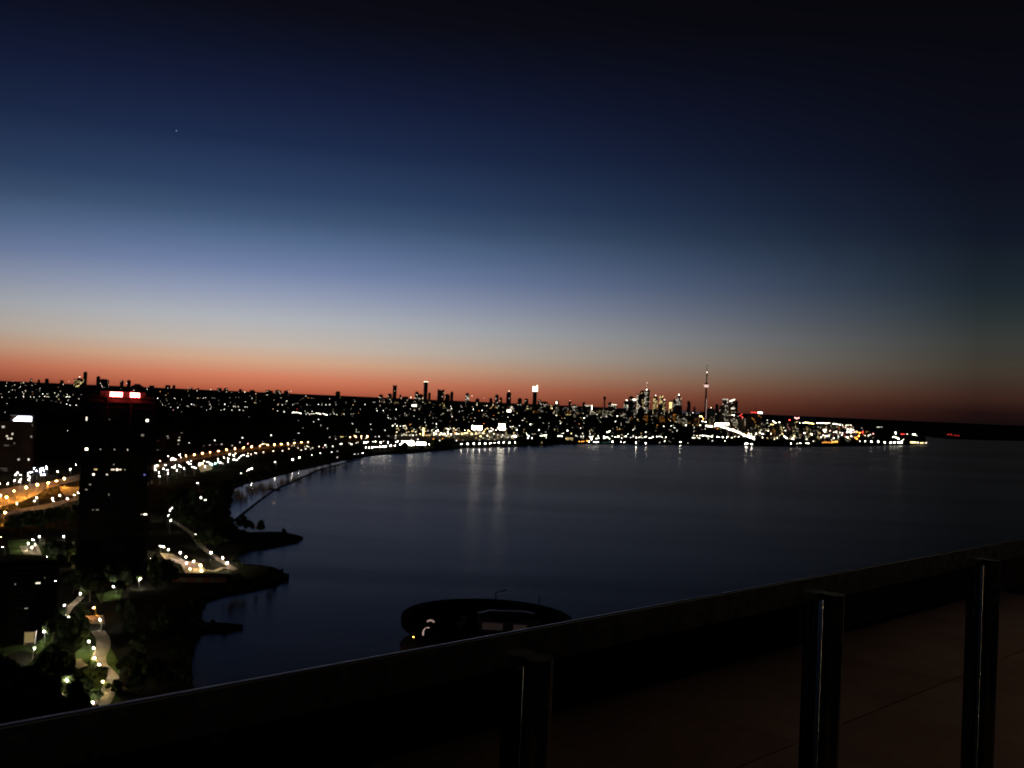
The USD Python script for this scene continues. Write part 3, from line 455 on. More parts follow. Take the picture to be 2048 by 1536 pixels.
tower(790, 770, 7, 8800, 'slim dark tower with a two horned top', shape='horns', cap=False, win=.05)
tower(801, 789, 4, 9000, 'tiny dark block right of the horned tower', win=.3)
tower(811, 793, 12, 9000, 'low wide block right of the horned tower', win=.5)
tower(834, 783, 7.5, 8800, 'dark block left of the slim tower with a lit top', win=.4)
tower(842, 788, 8, 8700, 'low block against the slim tower with a lit top', win=.8)
tower(852, 763, 7.5, 8800, 'slim dark tower with a white lit top left of centre', win=.1, cap=False, crown=(.028, 'w', 2.5))
tower(859, 785, 5, 8700, 'dark side block of the slim tower with a lit top', win=.1)
tower(882, 779, 13, 8800, 'broad dark tower with a notched flat roof', win=.2, shape='horns', cap=False)
tower(895, 788, 10, 8700, 'dark shoulder block right of the notched roof', win=.3)
tower(904, 783, 6, 8800, 'thin dark tower right of the notched roof', win=.1)
tower(935, 786, 7, 8700, 'dark tower with pale window strips left of centre', win=1.0, wc='w')
tower(955, 797, 8, 8600, 'low dark block left of the twin stumps', win=.4)
tower(982, 796, 6, 8600, 'left stump of the twin stumps', win=.2)
tower(994, 789, 7, 8600, 'taller dark stump left of the pointed lamp tower', win=.2)
tower(1002, 794, 5, 8600, 'short dark stump left of the pointed lamp tower', win=.2)
tower(1018, 784, 8.5, 8600, 'dark tower with a single light on top', win=.15, mast=(2, [(.8, 'w', 3)]))
tower(1040, 796, 8, 8500, 'dark block left of the tower with a glowing crown', win=.4)
tower(1053, 797, 7, 8500, 'dark block touching the tower with a glowing crown', win=.3)
t = tower(1070, 783, 8, 8500, 'slim dark tower with a tall glowing white crown', win=.08, cap=False)
hh = place(1070, 783, 8500)[2]; ww = 10 / FPX * 8500
part(t, 'lit_crown', box(-ww / 2, ww / 2, -ww * .4, ww * .4, hh, hh + 10 / FPX * 8500), lamp_mat('w', 3.5))
part(t, 'crown_fin', box(ww * .3, ww / 2, -ww * .4, ww * .4, hh + 10.2 / FPX * 8500, hh + 13 / FPX * 8500), lamp_mat('w', 2.5))
tower(1079, 799, 7, 8500, 'dark block right of the tower with a glowing crown', win=.3)
tower(1089, 803, 14, 8400, 'wide low block with a lit top row right of the glowing crown', win=1.2)
tower(1103, 809, 6, 8300, 'low lit block before the tower with a bright stripe', win=2.2, wc='y')
t = tower(1114, 801, 8, 8400, 'dark tower with one bright vertical stripe', win=.4)
hh = place(1114, 801, 8400)[2]; part(t, 'lit_stripe', box(-5, 5, -16, -15.2, hh * .62, hh * .88), lamp_mat('m', 5.0))
tower(1140, 802, 5, 8400, 'thin dark tower with a pink light on top', win=.4, mast=(1, [(1.0, 'p', 2)]))
tower(1149, 809, 10, 8300, 'low block with lit rows beside the thin pink topped tower', win=2.0, wc='w')
tower(1168, 804, 5, 8400, 'dark stub left of the white framed building', win=.2)
t = tower(1178, 811, 14, 8300, 'low building with a bright white frame on roof and side', win=.2, cap=False)
hh = place(1178, 811, 8300)[2]; ww = 14 / FPX * 8300
part(t, 'lit_roof_edge', box(-ww / 2, ww / 2, -ww * .42, -ww * .40, hh - 4, hh + 2), lamp_mat('w', .8)); part(t, 'lit_corner', box(ww * .46, ww * .54, -ww * .42, -ww * .40, hh - 62, hh + 4), lamp_mat('w', 7.0))
tower(1209.6, 793, 5.5, 8400, 'slim dark pin shaped tower with a wider head', shape='pin', cap=False)
tower(1220, 804, 7, 8400, 'dark block right of the pin shaped tower', win=.5)
tower(1228, 809, 9, 8300, 'low block with a glowing white roof line', win=1.0, crown=(.05, 'w', 3.0), cap=False)
tower(1253, 801, 9, 8300, 'block with bright white upper windows at the left of downtown', win=1.2, wc='w', mast=(1, [(.5, 'w', 4)]))
tower(1263, 792, 9, 8500, 'flat topped dark tower at the left of downtown', win=.1)
tower(1269, 798, 6, 8300, 'block with a bright white corner at the left of downtown', win=.8, wc='w', crown=(.10, 'w', 3.0), cap=False)
tower(1276, 787, 3, 8600, 'thin pale lit tower behind the dark downtown slab', win=3.0, wc='w')
tower(1281, 789, 8, 8300, 'dark downtown slab left of the tallest lit tower', win=.3)
tower(1285, 781, 9, 8700, 'dark flat tower behind the tallest lit tower', win=.8, wc='y')
tower(1293, 780, 7, 8500, 'tallest lit downtown tower with a lamp tipped mast', win=1.6, wc='w', wl=3.0, cap=False, mast=(14, [(.05, 'w', 4), (.55, 'w', 1), (1.0, 'w', 2)]))
tower(1298, 780, 4, 8600, 'narrow dark tower right of the tallest lit tower', win=.6)
tower(1311, 793, 8, 8500, 'yellow speckled tower with a lamp on its corner', win=2.6, wc='y', mast=(2, [(1.0, 'w', 3)]))
tower(1323, 790, 9, 8500, 'dark peaked tower in the yellow speckled group', win=2.0, wc='y', shape='step', cap=False)
tower(1329, 800, 6, 8400, 'lower yellow speckled tower with a bright corner', win=2.6, wc='y', mast=(1, [(.5, 'w', 3)]))
t = tower(1342, 801, 8, 8400, 'tower with a glowing yellow face', win=1.0, wc='y')
hh = place(1342, 801, 8400)[2]
for k in range(3): part(t, 'lit_floors', box(-13, 9, -14.6, -14.0, hh * (.50 + .14 * k), hh * (.60 + .14 * k)), lamp_mat('y', 2.2))
tower(1349, 798, 6, 8500, 'dark tower behind the glowing yellow face', win=.4)
tower(1357.5, 792, 13, 8400, 'stepped dark tower with a white lamp at its point', win=1.2, wc='w', shape='step', cap=False, mast=(3, [(.6, 'w', 4), (1.0, 'w', 3)]))
tower(1377, 802, 8, 8500, 'dark leaning wedge of a building left of the mast tower', shape='wedge', win=.2)
tower(1389, 813, 4, 8600, 'thin dark block left of the mast tower', win=.1)
tower(1422, 816, 15, 8200, 'dark block with two lamps just right of the mast tower', win=.2, mast=(1, [(.5, 'w', 3)]))
tower(1434, 808, 6.5, 8400, 'short dark square tower right of the mast tower', win=.1)
tower(1444, 811, 10, 8300, 'dark sloping block between the square tower and the lit glass tower', win=.3)
tower(1451, 798, 10, 8300, 'lit glass tower with a pale roof line right of the mast tower', win=.8, wc='w', crown=(.03, 'w', .8), cap=False)
t = tower(1463, 801, 12, 8200, 'glass tower crowned by a slanting white sign', win=.4, cap=False)
hh = place(1463, 801, 8200)[2]
part(t, 'roof_sign', bar((-20, -22, hh - 8), (24, -22, hh + 10), 1.0, 9), lamp_mat('w', 3.0))
for q, a in ((816, 1.0), (830, 6.0), (838, 6.0)):
    z = hh - (q - 801) / FPX * 8200; part(t, 'lit_floors', box(-2, 26, -20.9, -20.3, z - 7, z + 5), lamp_mat('w', a))
tower(1473, 801, 5.5, 8300, 'plain dark slab right of the glass tower with the sign', win=.05)
tower(1500, 829, 12, 6200, 'dark block with red roof lights', win=.3)
t = tower(1513, 827, 20, 6100, 'wide dark block with a white roof sign and red lights', win=.3, wc='o')
hh = place(1513, 827, 6100)[2]; part(t, 'roof_sign', box(8, 34, -27, -26, hh + 1, hh + 11), lamp_mat('w', 5.0))
part(t, 'beacon_strip', cat([ball((-30 + 7 * k, -24, hh + 6), 2.2) for k in range(9)]), lamp_mat('r', 6.0))
part(t, 'mast', cyl(1.2, .5, hh, hh + 60, 6, -6, 0), M['roof'])
t = tower(1482, 832, 10, 6200, 'low dark block with two red lights beside the plain slab', win=.2)
hh = place(1482, 832, 6200)[2]; part(t, 'beacon', ball((-6, -14, hh + 3), 3.0), lamp_mat('r', 8.0)); part(t, 'beacon', ball((7, -14, hh - 6), 3.0), lamp_mat('r', 8.0)); part(t, 'beacon', ball((3, -14, hh + 12), 2.4), lamp_mat('r', 6.0))
tower(1579, 841, 14, 5600, 'dark harbour block with two red lights on its roof', win=.2, wc='p', mast=(1, [(.2, 'r', 3), (1.0, 'r', 4)]))
t = tower(1593, 838, 12, 5500, 'tall lit harbour block with pink lights on its roof', win=1.0, wc='y')
hh = place(1593, 838, 5500)[2]
for k in (-9, 0, 9): part(t, 'beacon', ball((k, -14, hh + 3 + abs(k) * .4), 3.2), lamp_mat('p', 9.0))
# --- the mass of lesser buildings
def mass(n, x0, x1, f0, f1, D0, D1, label, group, w0=5, w1=12, win=1.2):
    for _ in range(n):
        x = RNG.uniform(x0, x1); D = RNG.uniform(D0, D1)
        y = 806 + .044 * (x - 1024) + RNG.uniform(f0, f1)
        tower(x, y, RNG.uniform(w0, w1), D, label, 'apartment_block', group, win=win * RNG.uniform(.2, 1.6), wc='mmmwyo'[RNG.integers(6)], wl=[1.2, 2.0, 3.5][RNG.integers(3)])
mass(18, 0, 330, 1, 8, 8000, 9400, 'small dark block low along the far left ridge', 'blocks along the left ridge', win=.4)
mass(20, 330, 770, 2, 8, 8000, 9400, 'small dark block low along the ridge left of the horned tower', 'blocks along the middle ridge', win=.4)
mass(26, 765, 1020, 1, 18, 7000, 8800, 'speckled block in the skyline between the horned tower and the glowing crown', 'blocks left of the glowing crown')
mass(34, 1020, 1250, 1, 18, 6800, 8600, 'speckled block in the skyline between the glowing crown and downtown', 'blocks right of the glowing crown', win=1.8)
mass(26, 1245, 1400, -3, 22, 6200, 8200, 'speckled block among the foot of the downtown towers', 'blocks at the foot of downtown', win=1.6)
mass(12, 1418, 1500, 2, 16, 6200, 8000, 'speckled block behind the dazzling promenade', 'blocks behind the promenade', win=1.4)
mass(12, 1500, 1640, 14, 28, 4800, 6000, 'low lit block among the harbour lights', 'harbour blocks', win=1.6)
# --- communications tower
D = 8400; p, gz, _ = place(1412, 790, D); t = thing('communications_tower', (p[0], p[1], gz)); tag(t, 'tall needle tower with a round pod and lights up its mast', 'tower')
zz = lambda y: at_dist(1412, y, D)[2] - gz
part(t, 'shaft', lathe([(22, 0), (13, zz(845)), (8.5, zz(815)), (6.5, zz(775))], 9), M['dark_wall'])
part(t, 'pod', lathe([(7, zz(775)), (15, zz(773.5)), (19.5, zz(771)), (19.5, zz(769)), (17, zz(768)), (9, zz(766.5)), (5, zz(765))], 24), M['dark_wall'], 40)
part(t, 'pod_light_ring', lathe([(9, zz(774.8)), (16, zz(773.6)), (20, zz(771.2)), (20.2, zz(769.6))], 24), lamp_mat('k', 1.0))
part(t, 'upper_shaft', lathe([(5, zz(765)), (4, zz(752))], 9), M['dark_wall']); part(t, 'upper_pod', lathe([(4, zz(752)), (7, zz(751)), (7, zz(749.5)), (3, zz(748.5))], 16), M['dark_wall'])
part(t, 'mast', cyl(2.6, 1.2, zz(749), zz(722), 8), M['trim'])
for y, s in ((745, 4), (744, 3), (737, 1), (725, 2)): part(t, 'beacon', ball((0, -3.4, zz(y)), FAR_PX[s] * D / 975 * .8), lamp_mat('p' if s < 3 else 'w', FAR_L[s] * .5))
part(t, 'light_strip', box(3.5, 5.5, -11.2, -10.4, zz(838), zz(798)), lamp_mat('k', .8))

# --- billboards and lit pavilions on the far shore
def billboard(x0, x1, y0, y1, label, c='w', L=80.0, base=None):
    p0, D = on_land((x0 + x1) / 2, base or y1 + 7, 0); k = D / FPX; w = (x1 - x0) * k; z0 = at_dist((x0 + x1) / 2, y1, D)[2] - p0[2]; h = (y1 - y0) * k
    t = thing('billboard', p0, -math.degrees(math.atan2(p0[0], p0[1]))); tag(t, label, 'billboard')
    part(t, 'lit_panel', box(-w / 2, w / 2, -1.0, -.6, z0, z0 + h), lamp_mat(c, L)); part(t, 'frame', box(-w / 2 - .6, w / 2 + .6, -.58, .6, z0 - .6, z0 + h + .6), M['dark_wall'])
    for s in (-.35, .35): part(t, 'post', box(w * s - .8, w * s + .8, -.5, .5, 0, z0), M['dark_wall'])
billboard(944, 963, 852, 859, 'long glaring white billboard, left of the two above the yellow lights')
billboard(997, 1009.5, 849, 859, 'squarish glaring white billboard, right of the two above the yellow lights')
billboard(823, 833, 809, 813, 'small white lit board on the dark slope under the slim lit topped tower', L=2.5)
billboard(1013.5, 1021.5, 819.5, 824, 'small white lit board on the dark slope left of the glowing crown', L=4.0)
billboard(845, 847.5, 856, 871, 'tall thin yellow lit sign in the glowing quarter', 'y', 4.0, base=874)
def pavilion(x0, x1, ytop, ybase, label, c, L):
    p0, D = on_land((x0 + x1) / 2, ybase, 0); k = D / FPX; w = (x1 - x0) * k; h = (ybase - ytop) * k
    t = thing('pavilion', p0, -math.degrees(math.atan2(p0[0], p0[1]))); tag(t, label, 'building')
    part(t, 'wall', box(-w / 2, w / 2, -6, 6, 0, h * .8), M['wall'][2]); part(t, 'roof', trimesh.convex.convex_hull([[-w / 2 - 1, -7, h * .8], [w / 2 + 1, -7, h * .8], [-w / 2 - 1, 7, h * .8], [w / 2 + 1, 7, h * .8], [-w * .4, 0, h], [w * .4, 0, h]]), M['roof'])
    n = max(3, int(w / 6))
    for i in range(n): part(t, 'lit_window', box(-w / 2 + w * (i + .12) / n, -w / 2 + w * (i + .88) / n, -6.08, -6.01, h * .15, h * .7), lamp_mat(c, L))
pavilion(1075, 1089, 880, 887, 'low waterside pavilion with a yellow lit front', 'y', 1.6)
pavilion(1127, 1146, 872, 882, 'pavilion with a dim yellow front behind the waterside trees', 'y', .5)
pavilion(803, 828, 879, 889, 'white lit waterside hall at the head of the bay', 'w', 12.0)
pavilion(832, 852, 881, 891, 'second white lit hall beside the water at the head of the bay', 'w', 12.0)
pavilion(1821, 1832, 882, 887, 'low yellow lit hut on the tip of the land at the right', 'y', 2.0)

# --- near towers on the left
def slab_tower(x0, x1, ytop, D, floors, label, name='apartment_tower'):
    xc = (x0 + x1) / 2; p, gz, h = place(xc, ytop, D); cs = p[1] / D; w = (x1 - x0) / FPX * D * cs * cs * .95; d = w * .55
    t = thing(name, (p[0], p[1], gz), -math.degrees(math.atan2(p[0], p[1])) + 4); tag(t, label, 'building')
    part(t, 'wall', box(-w / 2 + 1.2, w / 2 - 1.2, -d / 2 + 1.2, d / 2 - 1.2, 0, h), M['dark_wall'])
    fh = h / floors
    for k in range(1, floors + 1): part(t, 'balcony_slab', box(-w / 2, w / 2, -d / 2, d / 2, k * fh - .22, k * fh), M['dark_wall'])
    for s in (-.5, -.17, .17, .5): part(t, 'pier', box(w * s - .5, w * s + .5, -d / 2 - .1, -d / 2 + .8, 0, h), M['dark_wall'])
    return t, w, d, h, fh, gz, D
def lit_window(tw, px, py, wpx, hpx, c, L):
    t, w, d, h, fh, gz, D = tw; L = L * (.5 if w > 40 else .8); o = np.array(t.GetAttribute('xformOp:translate').Get()); a = math.radians(t.GetAttribute('xformOp:rotateZ').Get())
    q = at_dist(px, py, D - d / 2) - o; u = q[0] * math.cos(a) + q[1] * math.sin(a); z = q[2]; k = D / FPX
    z = (math.floor(z / fh) + .5) * fh; u = np.clip(u, -w / 2 + 1.5, w / 2 - 1.5)
    cs = (o[1] / D); k = k * cs; hh = min(hpx * k, fh - .5) / 2
    part(t, 'lit_window', box(u - wpx * k / 2, u + wpx * k / 2, -d / 2 + 1.12, -d / 2 + 1.19, z - hh, z + hh), lamp_mat(c, L))
tw = slab_tower(166, 309, 794, 650, 37, 'tall dark apartment tower crowned with two red lights', 'apartment_tower')
t, w, d, h, fh, gz, D = tw; k = D / FPX
part(t, 'penthouse', box(-11, 15, -d * .22, d * .3, h, h + 3.4), M['wall'][3])
part(t, 'roof_parapet', cat([box(-w / 2, w / 2, -d / 2, -d / 2 + .4, h, h + 1.1), box(-w / 2, w / 2, d / 2 - .4, d / 2, h, h + 1.1)]), M['dark_wall'])
for u0, u1 in ((-5.8, 1.1), (5.6, 11.0)):
    o = part(t, 'red_light_bar', box(u0, u1, -d / 2 - 1.9, -d / 2 - 1.2, h + .3, h + 3.0), lamp_mat('r', 60.0))
    part(o, 'bracket', cat([box(u - .15, u + .15, -d / 2 - 1.2, -d / 2 + .3, h + 1.3, h + 1.6) for u in np.linspace(u0 + .4, u1 - .4, 4)]), M['dark_wall'])
for px, py, a, b, c, L in ((172.5, 839, 2.5, 7, 'w', 2), (173, 899.5, 5, 5, 'w', 5), (201, 900.5, 2, 2, 'w', .6), (229, 903, 2, 2, 'w', .6), (256.5, 902, 3.5, 3, 'w', 1.2), (191.5, 936.5, 6, 3, 'y', .8), (187, 952, 3.5, 3.5, 'w', 4), (214, 951.5, 3, 3, 'w', 1.2),
                        (226, 941.5, 7, 3, 'm', 1.2), (234.5, 940.5, 4, 4, 'm', 3), (240.5, 940.5, 5, 3, 'm', 1.2), (228, 926.7, 2, 2, 'w', .4), (250, 941.5, 3, 3, 'm', .2), (290, 948, 4, 3, 'b', .5), (173, 974.5, 4, 2, 'w', .4), (180, 974, 4, 2, 'w', .35), (186, 1019, 3, 2, 'w', .2), (195, 1018, 5, 2, 'w', .25), (218, 992, 2, 4, 'w', .2), (293, 1026.5, 7, 3, 'w', 3), (284, 1029, 3, 2, 'w', .5), (286, 866, 5, 4, 'w', .25), (295, 846, 5, 5, 'w', 4), (219, 838, 2, 2, 'w', .15)):
    lit_window(tw, px, py, a, b, c, L)
tw = slab_tower(-6, 71, 842, 1450, 22, 'dim glass tower with a white lit roof sign at the left edge', 'glass_tower')
t, w, d, h, fh, gz, D = tw; k = D / FPX * (t.GetAttribute('xformOp:translate').Get()[1] / D) ** 2; xs = lambda x: (x - 32.5) * k
sg = trimesh.creation.extrude_polygon(Polygon([(xs(25), h + .3), (xs(61), h + .3), (xs(62), h + 1.2), (xs(62), h + 6.2), (xs(60.5), h + 7), (xs(34), h + 7), (xs(25), h + 2)]), .5, engine='earcut'); sg.apply_transform(trimesh.transformations.rotation_matrix(math.pi / 2, [1, 0, 0])); sg.apply_translation([0, -d / 2 + .2, 0])
sgp = part(t, 'roof_sign', sg, lamp_mat('c', 5.0)); part(t, 'roof_block', box(xs(20), xs(66), -d / 2 + .8, d / 3, h, h + 7.6), M['glass_wall'])
for px, py, a, b, c, L in ((6.5, 854, 5, 7, 'w', 1.2), (25, 866, 3, 4, 'w', 1.5), (14, 873, 3, 3, 'w', 2), (19.5, 877, 9, 3, 'w', 1.6), (63, 873, 3, 8, 'w', .6), (65, 851, 2, 6, 'w', .2), (14, 891, 11, 3, 'w', .12), (29, 885, 3, 5, 'w', .15), (37.5, 920, 4, 6, 'w', .9), (57.5, 921.5, 3, 5, 'w', 2.5), (8, 936, 12, 3, 'w', .1), (12, 940, 10, 3, 'w', .1)):
    lit_window(tw, px, py, a, b, c, L)
tw = slab_tower(312, 334, 869, 1950, 18, 'dim pinkish mid height tower touching the dark tower on its right')
for px, py, a, b, c, L in ((316, 900, 4, 3, 'm', .2), (320, 907, 8, 2, 'm', .12), (317, 882, 6, 3, 'p', .05), (312, 909, 3, 3, 'm', .15)): lit_window(tw, px, py, a, b, c, L)
tw = slab_tower(331, 366, 864, 2000, 19, 'mid height tower with a bright strip of windows right of the pinkish one')
for px, py, a, b, c, L in ((333, 872, 6, 5, 'w', .7), (336, 876, 4, 4, 'w', .3), (358, 881, 4, 10, 'w', 2.2), (359, 875, 3, 4, 'w', .8), (364, 866, 4, 10, 'w', .25), (357, 888, 3, 4, 'w', .5)): lit_window(tw, px, py, a, b, c, L)
_dw = M['dark_wall']; M['dark_wall'] = matte('charcoal_brick', (.012, .011, .011), .3, .5)
tw = slab_tower(-30, 118, 1128, 520, 14, 'dark mid rise apartment block at the lower left')
for px, py, a, b, c, L in ((76, 1163.5, 10, 3, 'w', 1.6), (31, 1165, 2, 3, 'w', .3), (53, 1213, 6, 2, 'w', .3), (90, 1162, 2, 2, 'w', .2)): lit_window(tw, px, py, a, b, c, L)
M['dark_wall'] = _dw
p0, D = on_land(60, 1288, 0); t = thing('gatehouse', p0, 14); tag(t, 'small gatehouse with an amber lit wall below the dark block', 'building')
part(t, 'wall', box(-2.3, 2.3, -2, 2, 0, 6.2), M['wall'][2]); part(t, 'roof', box(-2.6, 2.6, -2.4, 2.3, 6.2, 6.5), M['roof']); part(t, 'lit_window', box(-2.0, 1.9, -2.1, -2.02, 1.2, 5.8), lamp_mat('y', .22))  # the glowing panel stands in for amber light falling on the wall
part(t, 'lit_door', box(-2.2, -1.2, -2.1, -2.02, 0, 1.1), lamp_mat('y', .08))
p0, D = on_land(400, 1163, 0); t = thing('boat_house', p0, 8); tag(t, 'low reddish boat house on the shore below the lit yard', 'building')
part(t, 'wall', box(-16, 16, -4, 4, 0, 3.2), matte('brick_red', (.22, .09, .06), .25, .8)); part(t, 'roof', trimesh.convex.convex_hull([[-17, -5, 3.2], [17, -5, 3.2], [17, 5, 3.2], [-17, 5, 3.2], [-15, 0, 5], [15, 0, 5]]), M['roof'])
for u in (-9, 0, 9): part(t, 'door', box(u - 2, u + 2, -4.06, -4.01, 0, 2.6), M['wall'][2])

# ------------------------------------------------------------------ round tower below the balcony
CX, CY = on_plane(975, 1230, 71.0)[:2]; D = math.hypot(CX, CY); R = 171 / FPX * D
t = thing('round_tower', (CX, CY, 1.4)); tag(t, 'dark round tower roof seen from above just over the railing', 'building')
Z = 69.4
part(t, 'wall', lathe([(R * .98, 0), (R * .98, Z - 7.2)], 48), M['dark_wall'], 30)
part(t, 'upper_wall', lathe([(R * .70, Z - 7.1), (R * .70, Z - 5.6)], 48), M['wall'][1], 30)
part(t, 'terrace', cyl(R * 1.0, R * 1.0, Z - 7.19, Z - 6.9, 48), matte('terrace_paving', (.22, .18, .15), .2, .5))
for k in range(6): part(t, 'balcony_slab', lathe([(R * .975, Z - 10.2 - 3.2 * k), (R * 1.05, Z - 10.2 - 3.2 * k), (R * 1.05, Z - 9.95 - 3.2 * k), (R * .975, Z - 9.95 - 3.2 * k)], 48), M['dark_wall'])
part(t, 'roof_ring', lathe([(R * .69, Z - 5.8), (R * .74, Z - 5.7), (R * .9, Z - 3.9), (R * .99, Z - 2.4), (R, Z - 1.6), (R, Z - .6), (R * .985, Z), (R * .93, Z), (R * .91, Z - 1.0), (R * .91, Z - 2.6)], 64), M['roof'], 35)
part(t, 'roof_deck', cyl(R * .915, R * .915, Z - 3.0, Z - 2.6, 64), M['roof'])
FLASH = gloss('metal_flashing', (.75, .74, .72), .35, 1.0)
def poly_drum(pts, z0, z1, inset=0):
    m = trimesh.creation.extrude_polygon(Polygon(pts), z1 - z0, engine='earcut'); m.apply_translation([0, 0, z0]); return m
pen = [(-1.5, -5.0), (9.5, -5.5), (12.2, -1.5), (11, 3.2), (8.5, 5.2), (.5, 4.8), (-2.2, 1.2)]
part(t, 'penthouse', poly_drum(pen, Z - 2.6, Z - .1), matte('penthouse_wall', (.34, .25, .23), .3, .4))
part(t, 'penthouse_roof', poly_drum([(x * .97 + .15, y * .97) for x, y in pen], Z - .1, Z + .05), M['roof'])
part(t, 'lit_window', box(-1.0, 3.6, -5.36, -5.28, Z - 1.9, Z - .4), lamp_mat('k', .012)); part(t, 'lit_window', box(6.0, 9.0, -5.62, -5.54, Z - 2.0, Z - .5), lamp_mat('k', .014))  # faint glow panels standing in for lamplight on the penthouse wall
P3 = [np.array([x, y, Z + .2]) for x, y in pen]
for i in (3, 4, 5): part(t, 'roof_trim', bar(P3[i], P3[(i + 1) % 7], .34, .3), FLASH)
part(t, 'vent', cat([cyl(.5, .5, Z - 2.6, Z - 1.2, 10, -5.5, 1.5), cyl(.8, .8, Z - 1.2, Z - .9, 10, -5.5, 1.5)]), M['trim'])
part(t, 'vent', cat([cyl(.4, .4, Z - 2.6, Z - 1.5, 10, -6.2, -2.5), cyl(.65, .65, Z - 1.5, Z - 1.2, 10, -6.2, -2.5)]), M['trim'])
dv = part(t, 'davit', cat([cyl(.14, .12, Z, Z + 1.9, 8, 1.6, R * .95)]), M['dark_wall']); part(dv, 'arm', bar((1.6, R * .95, Z + 1.8), (4.4, R * .93, Z + 2.7), .2, .2), M['dark_wall'])
part(t, 'davit', cyl(.14, .12, Z, Z + 2.0, 8, 12.4, R * .80), M['dark_wall'], label='short upright davit on the right of the roof ring')
def arch(r, a0, a1, tk, tilt, at):
    """a glowing tube bent into an upright arc"""
    A = np.radians(np.linspace(a0, a1, 12)); P = np.c_[r * np.cos(A), np.full(12, 0.0), r * np.sin(A) * tilt] + at
    return cat([bar(P[i], P[i + 1], tk, tk) for i in range(11)])
a_ = at_dist(861, 1247, D - R * .60) - [CX, CY, 1.4]; b_ = at_dist(855, 1267, D - R * .70) - [CX, CY, 1.4]
part(t, 'cove_light', arch(.85, 25, 150, .34, .8, a_), lamp_mat('k', .28))  # glow put in for pale curved edges that catch lamplight
part(t, 'cove_light', arch(.9, 40, 200, .38, 1.25, b_), lamp_mat('k', .5))
l_ = at_dist(827, 1273.5, D - R * .45) - [CX, CY, 1.4]
wl = part(t, 'wall_lamp', ball(l_, .16, 1), lamp_mat('o', 26.0)); part(wl, 'bracket', bar(l_ + [0, 0, .2], l_ * np.array([.93, .93, 1]) + [0, 0, .25], .08, .08), M['dark_wall'])

# ------------------------------------------------------------------ breakwater
water_sheet([(440, 1046), (461, 1042), (469, 1041), (482, 1030), (520, 1000), (548, 980), (590, 961), (636, 940), (680, 928), (722, 917), (740, 905), (640, 915), (480, 945), (430, 990)], 'calm pale bay water inside the breakwater')
def mound(pts, w, h, name, label):
    c = np.array([on_plane(x, y, 0.3)[:2] for x, y in pts]); ls = LineString(c); n = int(ls.length / 3.0); V, F = [], []
    for i in range(n + 1):
        p = ls.interpolate(i / n, True); q = ls.interpolate(min(1, i / n + .002), True); q0 = ls.interpolate(max(0, i / n - .002), True)
        dd = np.array([q.x - q0.x, q.y - q0.y]); dd = dd / np.linalg.norm(dd); nn = np.array([-dd[1], dd[0]])
        for s, zz_ in ((-1, -.8), (-.55, .6), (-.2, 1), (.2, 1), (.55, .6), (1, -.8)):
            j = RNG.uniform(.75, 1.25); V.append([p.x + nn[0] * s * w / 2 * j, p.y + nn[1] * s * w / 2 * j, zz_ * h * RNG.uniform(.7, 1.25)])
    for i in range(n):
        for k in range(5): a = i * 6 + k; F += [[a, a + 1, a + 7], [a, a + 7, a + 6]]
    return tag(part(None, name, trimesh.Trimesh(V, np.array(F)[:, ::-1], process=False), M['rock']), label, 'breakwater')
mound([(461, 1042), (469, 1041), (482, 1030), (520, 1000), (548, 980), (590, 961), (636, 940), (680, 928), (722, 917)], 4.0, 1.1, 'breakwater', 'long thin dark breakwater slanting across the inner bay')
mound([(541, 977), (549, 979.5), (557, 980.5)], 12, 1.2, 'breakwater', 'short dark rock spur in the middle of the long breakwater')

# ------------------------------------------------------------------ trees
def crown_mesh(seed, rx, rz, zc, n=260):
    r = np.random.default_rng(seed); out_v, out_f = [], []
    lobes = [(r.normal(size=3) * [rx * .45, rx * .45, rz * .4], r.uniform(.42, .7)) for _ in range(8)]
    for c, q in lobes:                                                     # uneven clumps
        m = trimesh.creation.icosphere(2); v = m.vertices * (1 + .35 * (meshkit.fbm(m.vertices * 2.2 + c, 3, seed) - .5)[:, None] * 2)
        out_f.append(m.faces + sum(len(x) for x in out_v)); out_v.append(v * [rx * q * .8, rx * q * .8, rz * q * .8] + c + [0, 0, zc])
    k0 = sum(len(x) for x in out_v); V, Fa = [], []
    for i in range(n):                                                     # leaf sprays
        c, q = lobes[r.integers(8)]; u = r.normal(size=3); u /= np.linalg.norm(u)
        p = c + u * [rx * q, rx * q, rz * q] * r.uniform(.75, 1.08) + [0, 0, zc]; s = rx * r.uniform(.06, .14)
        a, b = r.normal(size=3), r.normal(size=3); a /= np.linalg.norm(a); b -= a * (a @ b); b /= np.linalg.norm(b)
        V += [p - a * s, p + b * s * .6, p + a * s, p - b * s * .6]; Fa += [[k0 + 4 * i, k0 + 4 * i + 1, k0 + 4 * i + 2], [k0 + 4 * i, k0 + 4 * i + 2, k0 + 4 * i + 3]]
    return trimesh.Trimesh(np.vstack(out_v + [np.array(V)]), np.vstack(out_f + [np.array(Fa)]), process=False)
def make_tree(seed, h, rx, mat):
    t = thing('broadleaf_tree'); rz = h * .36
    tr = cyl(.35, .2, 0, h * .45, 7); r = np.random.default_rng(seed)
    limbs = [bar((0, 0, h * .35), (math.cos(a) * rx * .5, math.sin(a) * rx * .5, h * .62), .16, .16) for a in r.uniform(0, 6.28, 5)]
    part(t, 'trunk', cat([tr] + limbs), M['bark']); part(t, 'crown', crown_mesh(seed, rx, rz, h * .62), mat)
    return t
TREES = [make_tree(1, 13, 5.2, M['foliage']), make_tree(2, 16, 5.8, M['foliage_b']), make_tree(3, 10, 4.4, M['foliage']), make_tree(4, 18, 4.8, M['foliage_b'])]
TH, TR = [13, 16, 10, 18], [5.2, 5.8, 4.4, 4.8]; first = [True] * 4
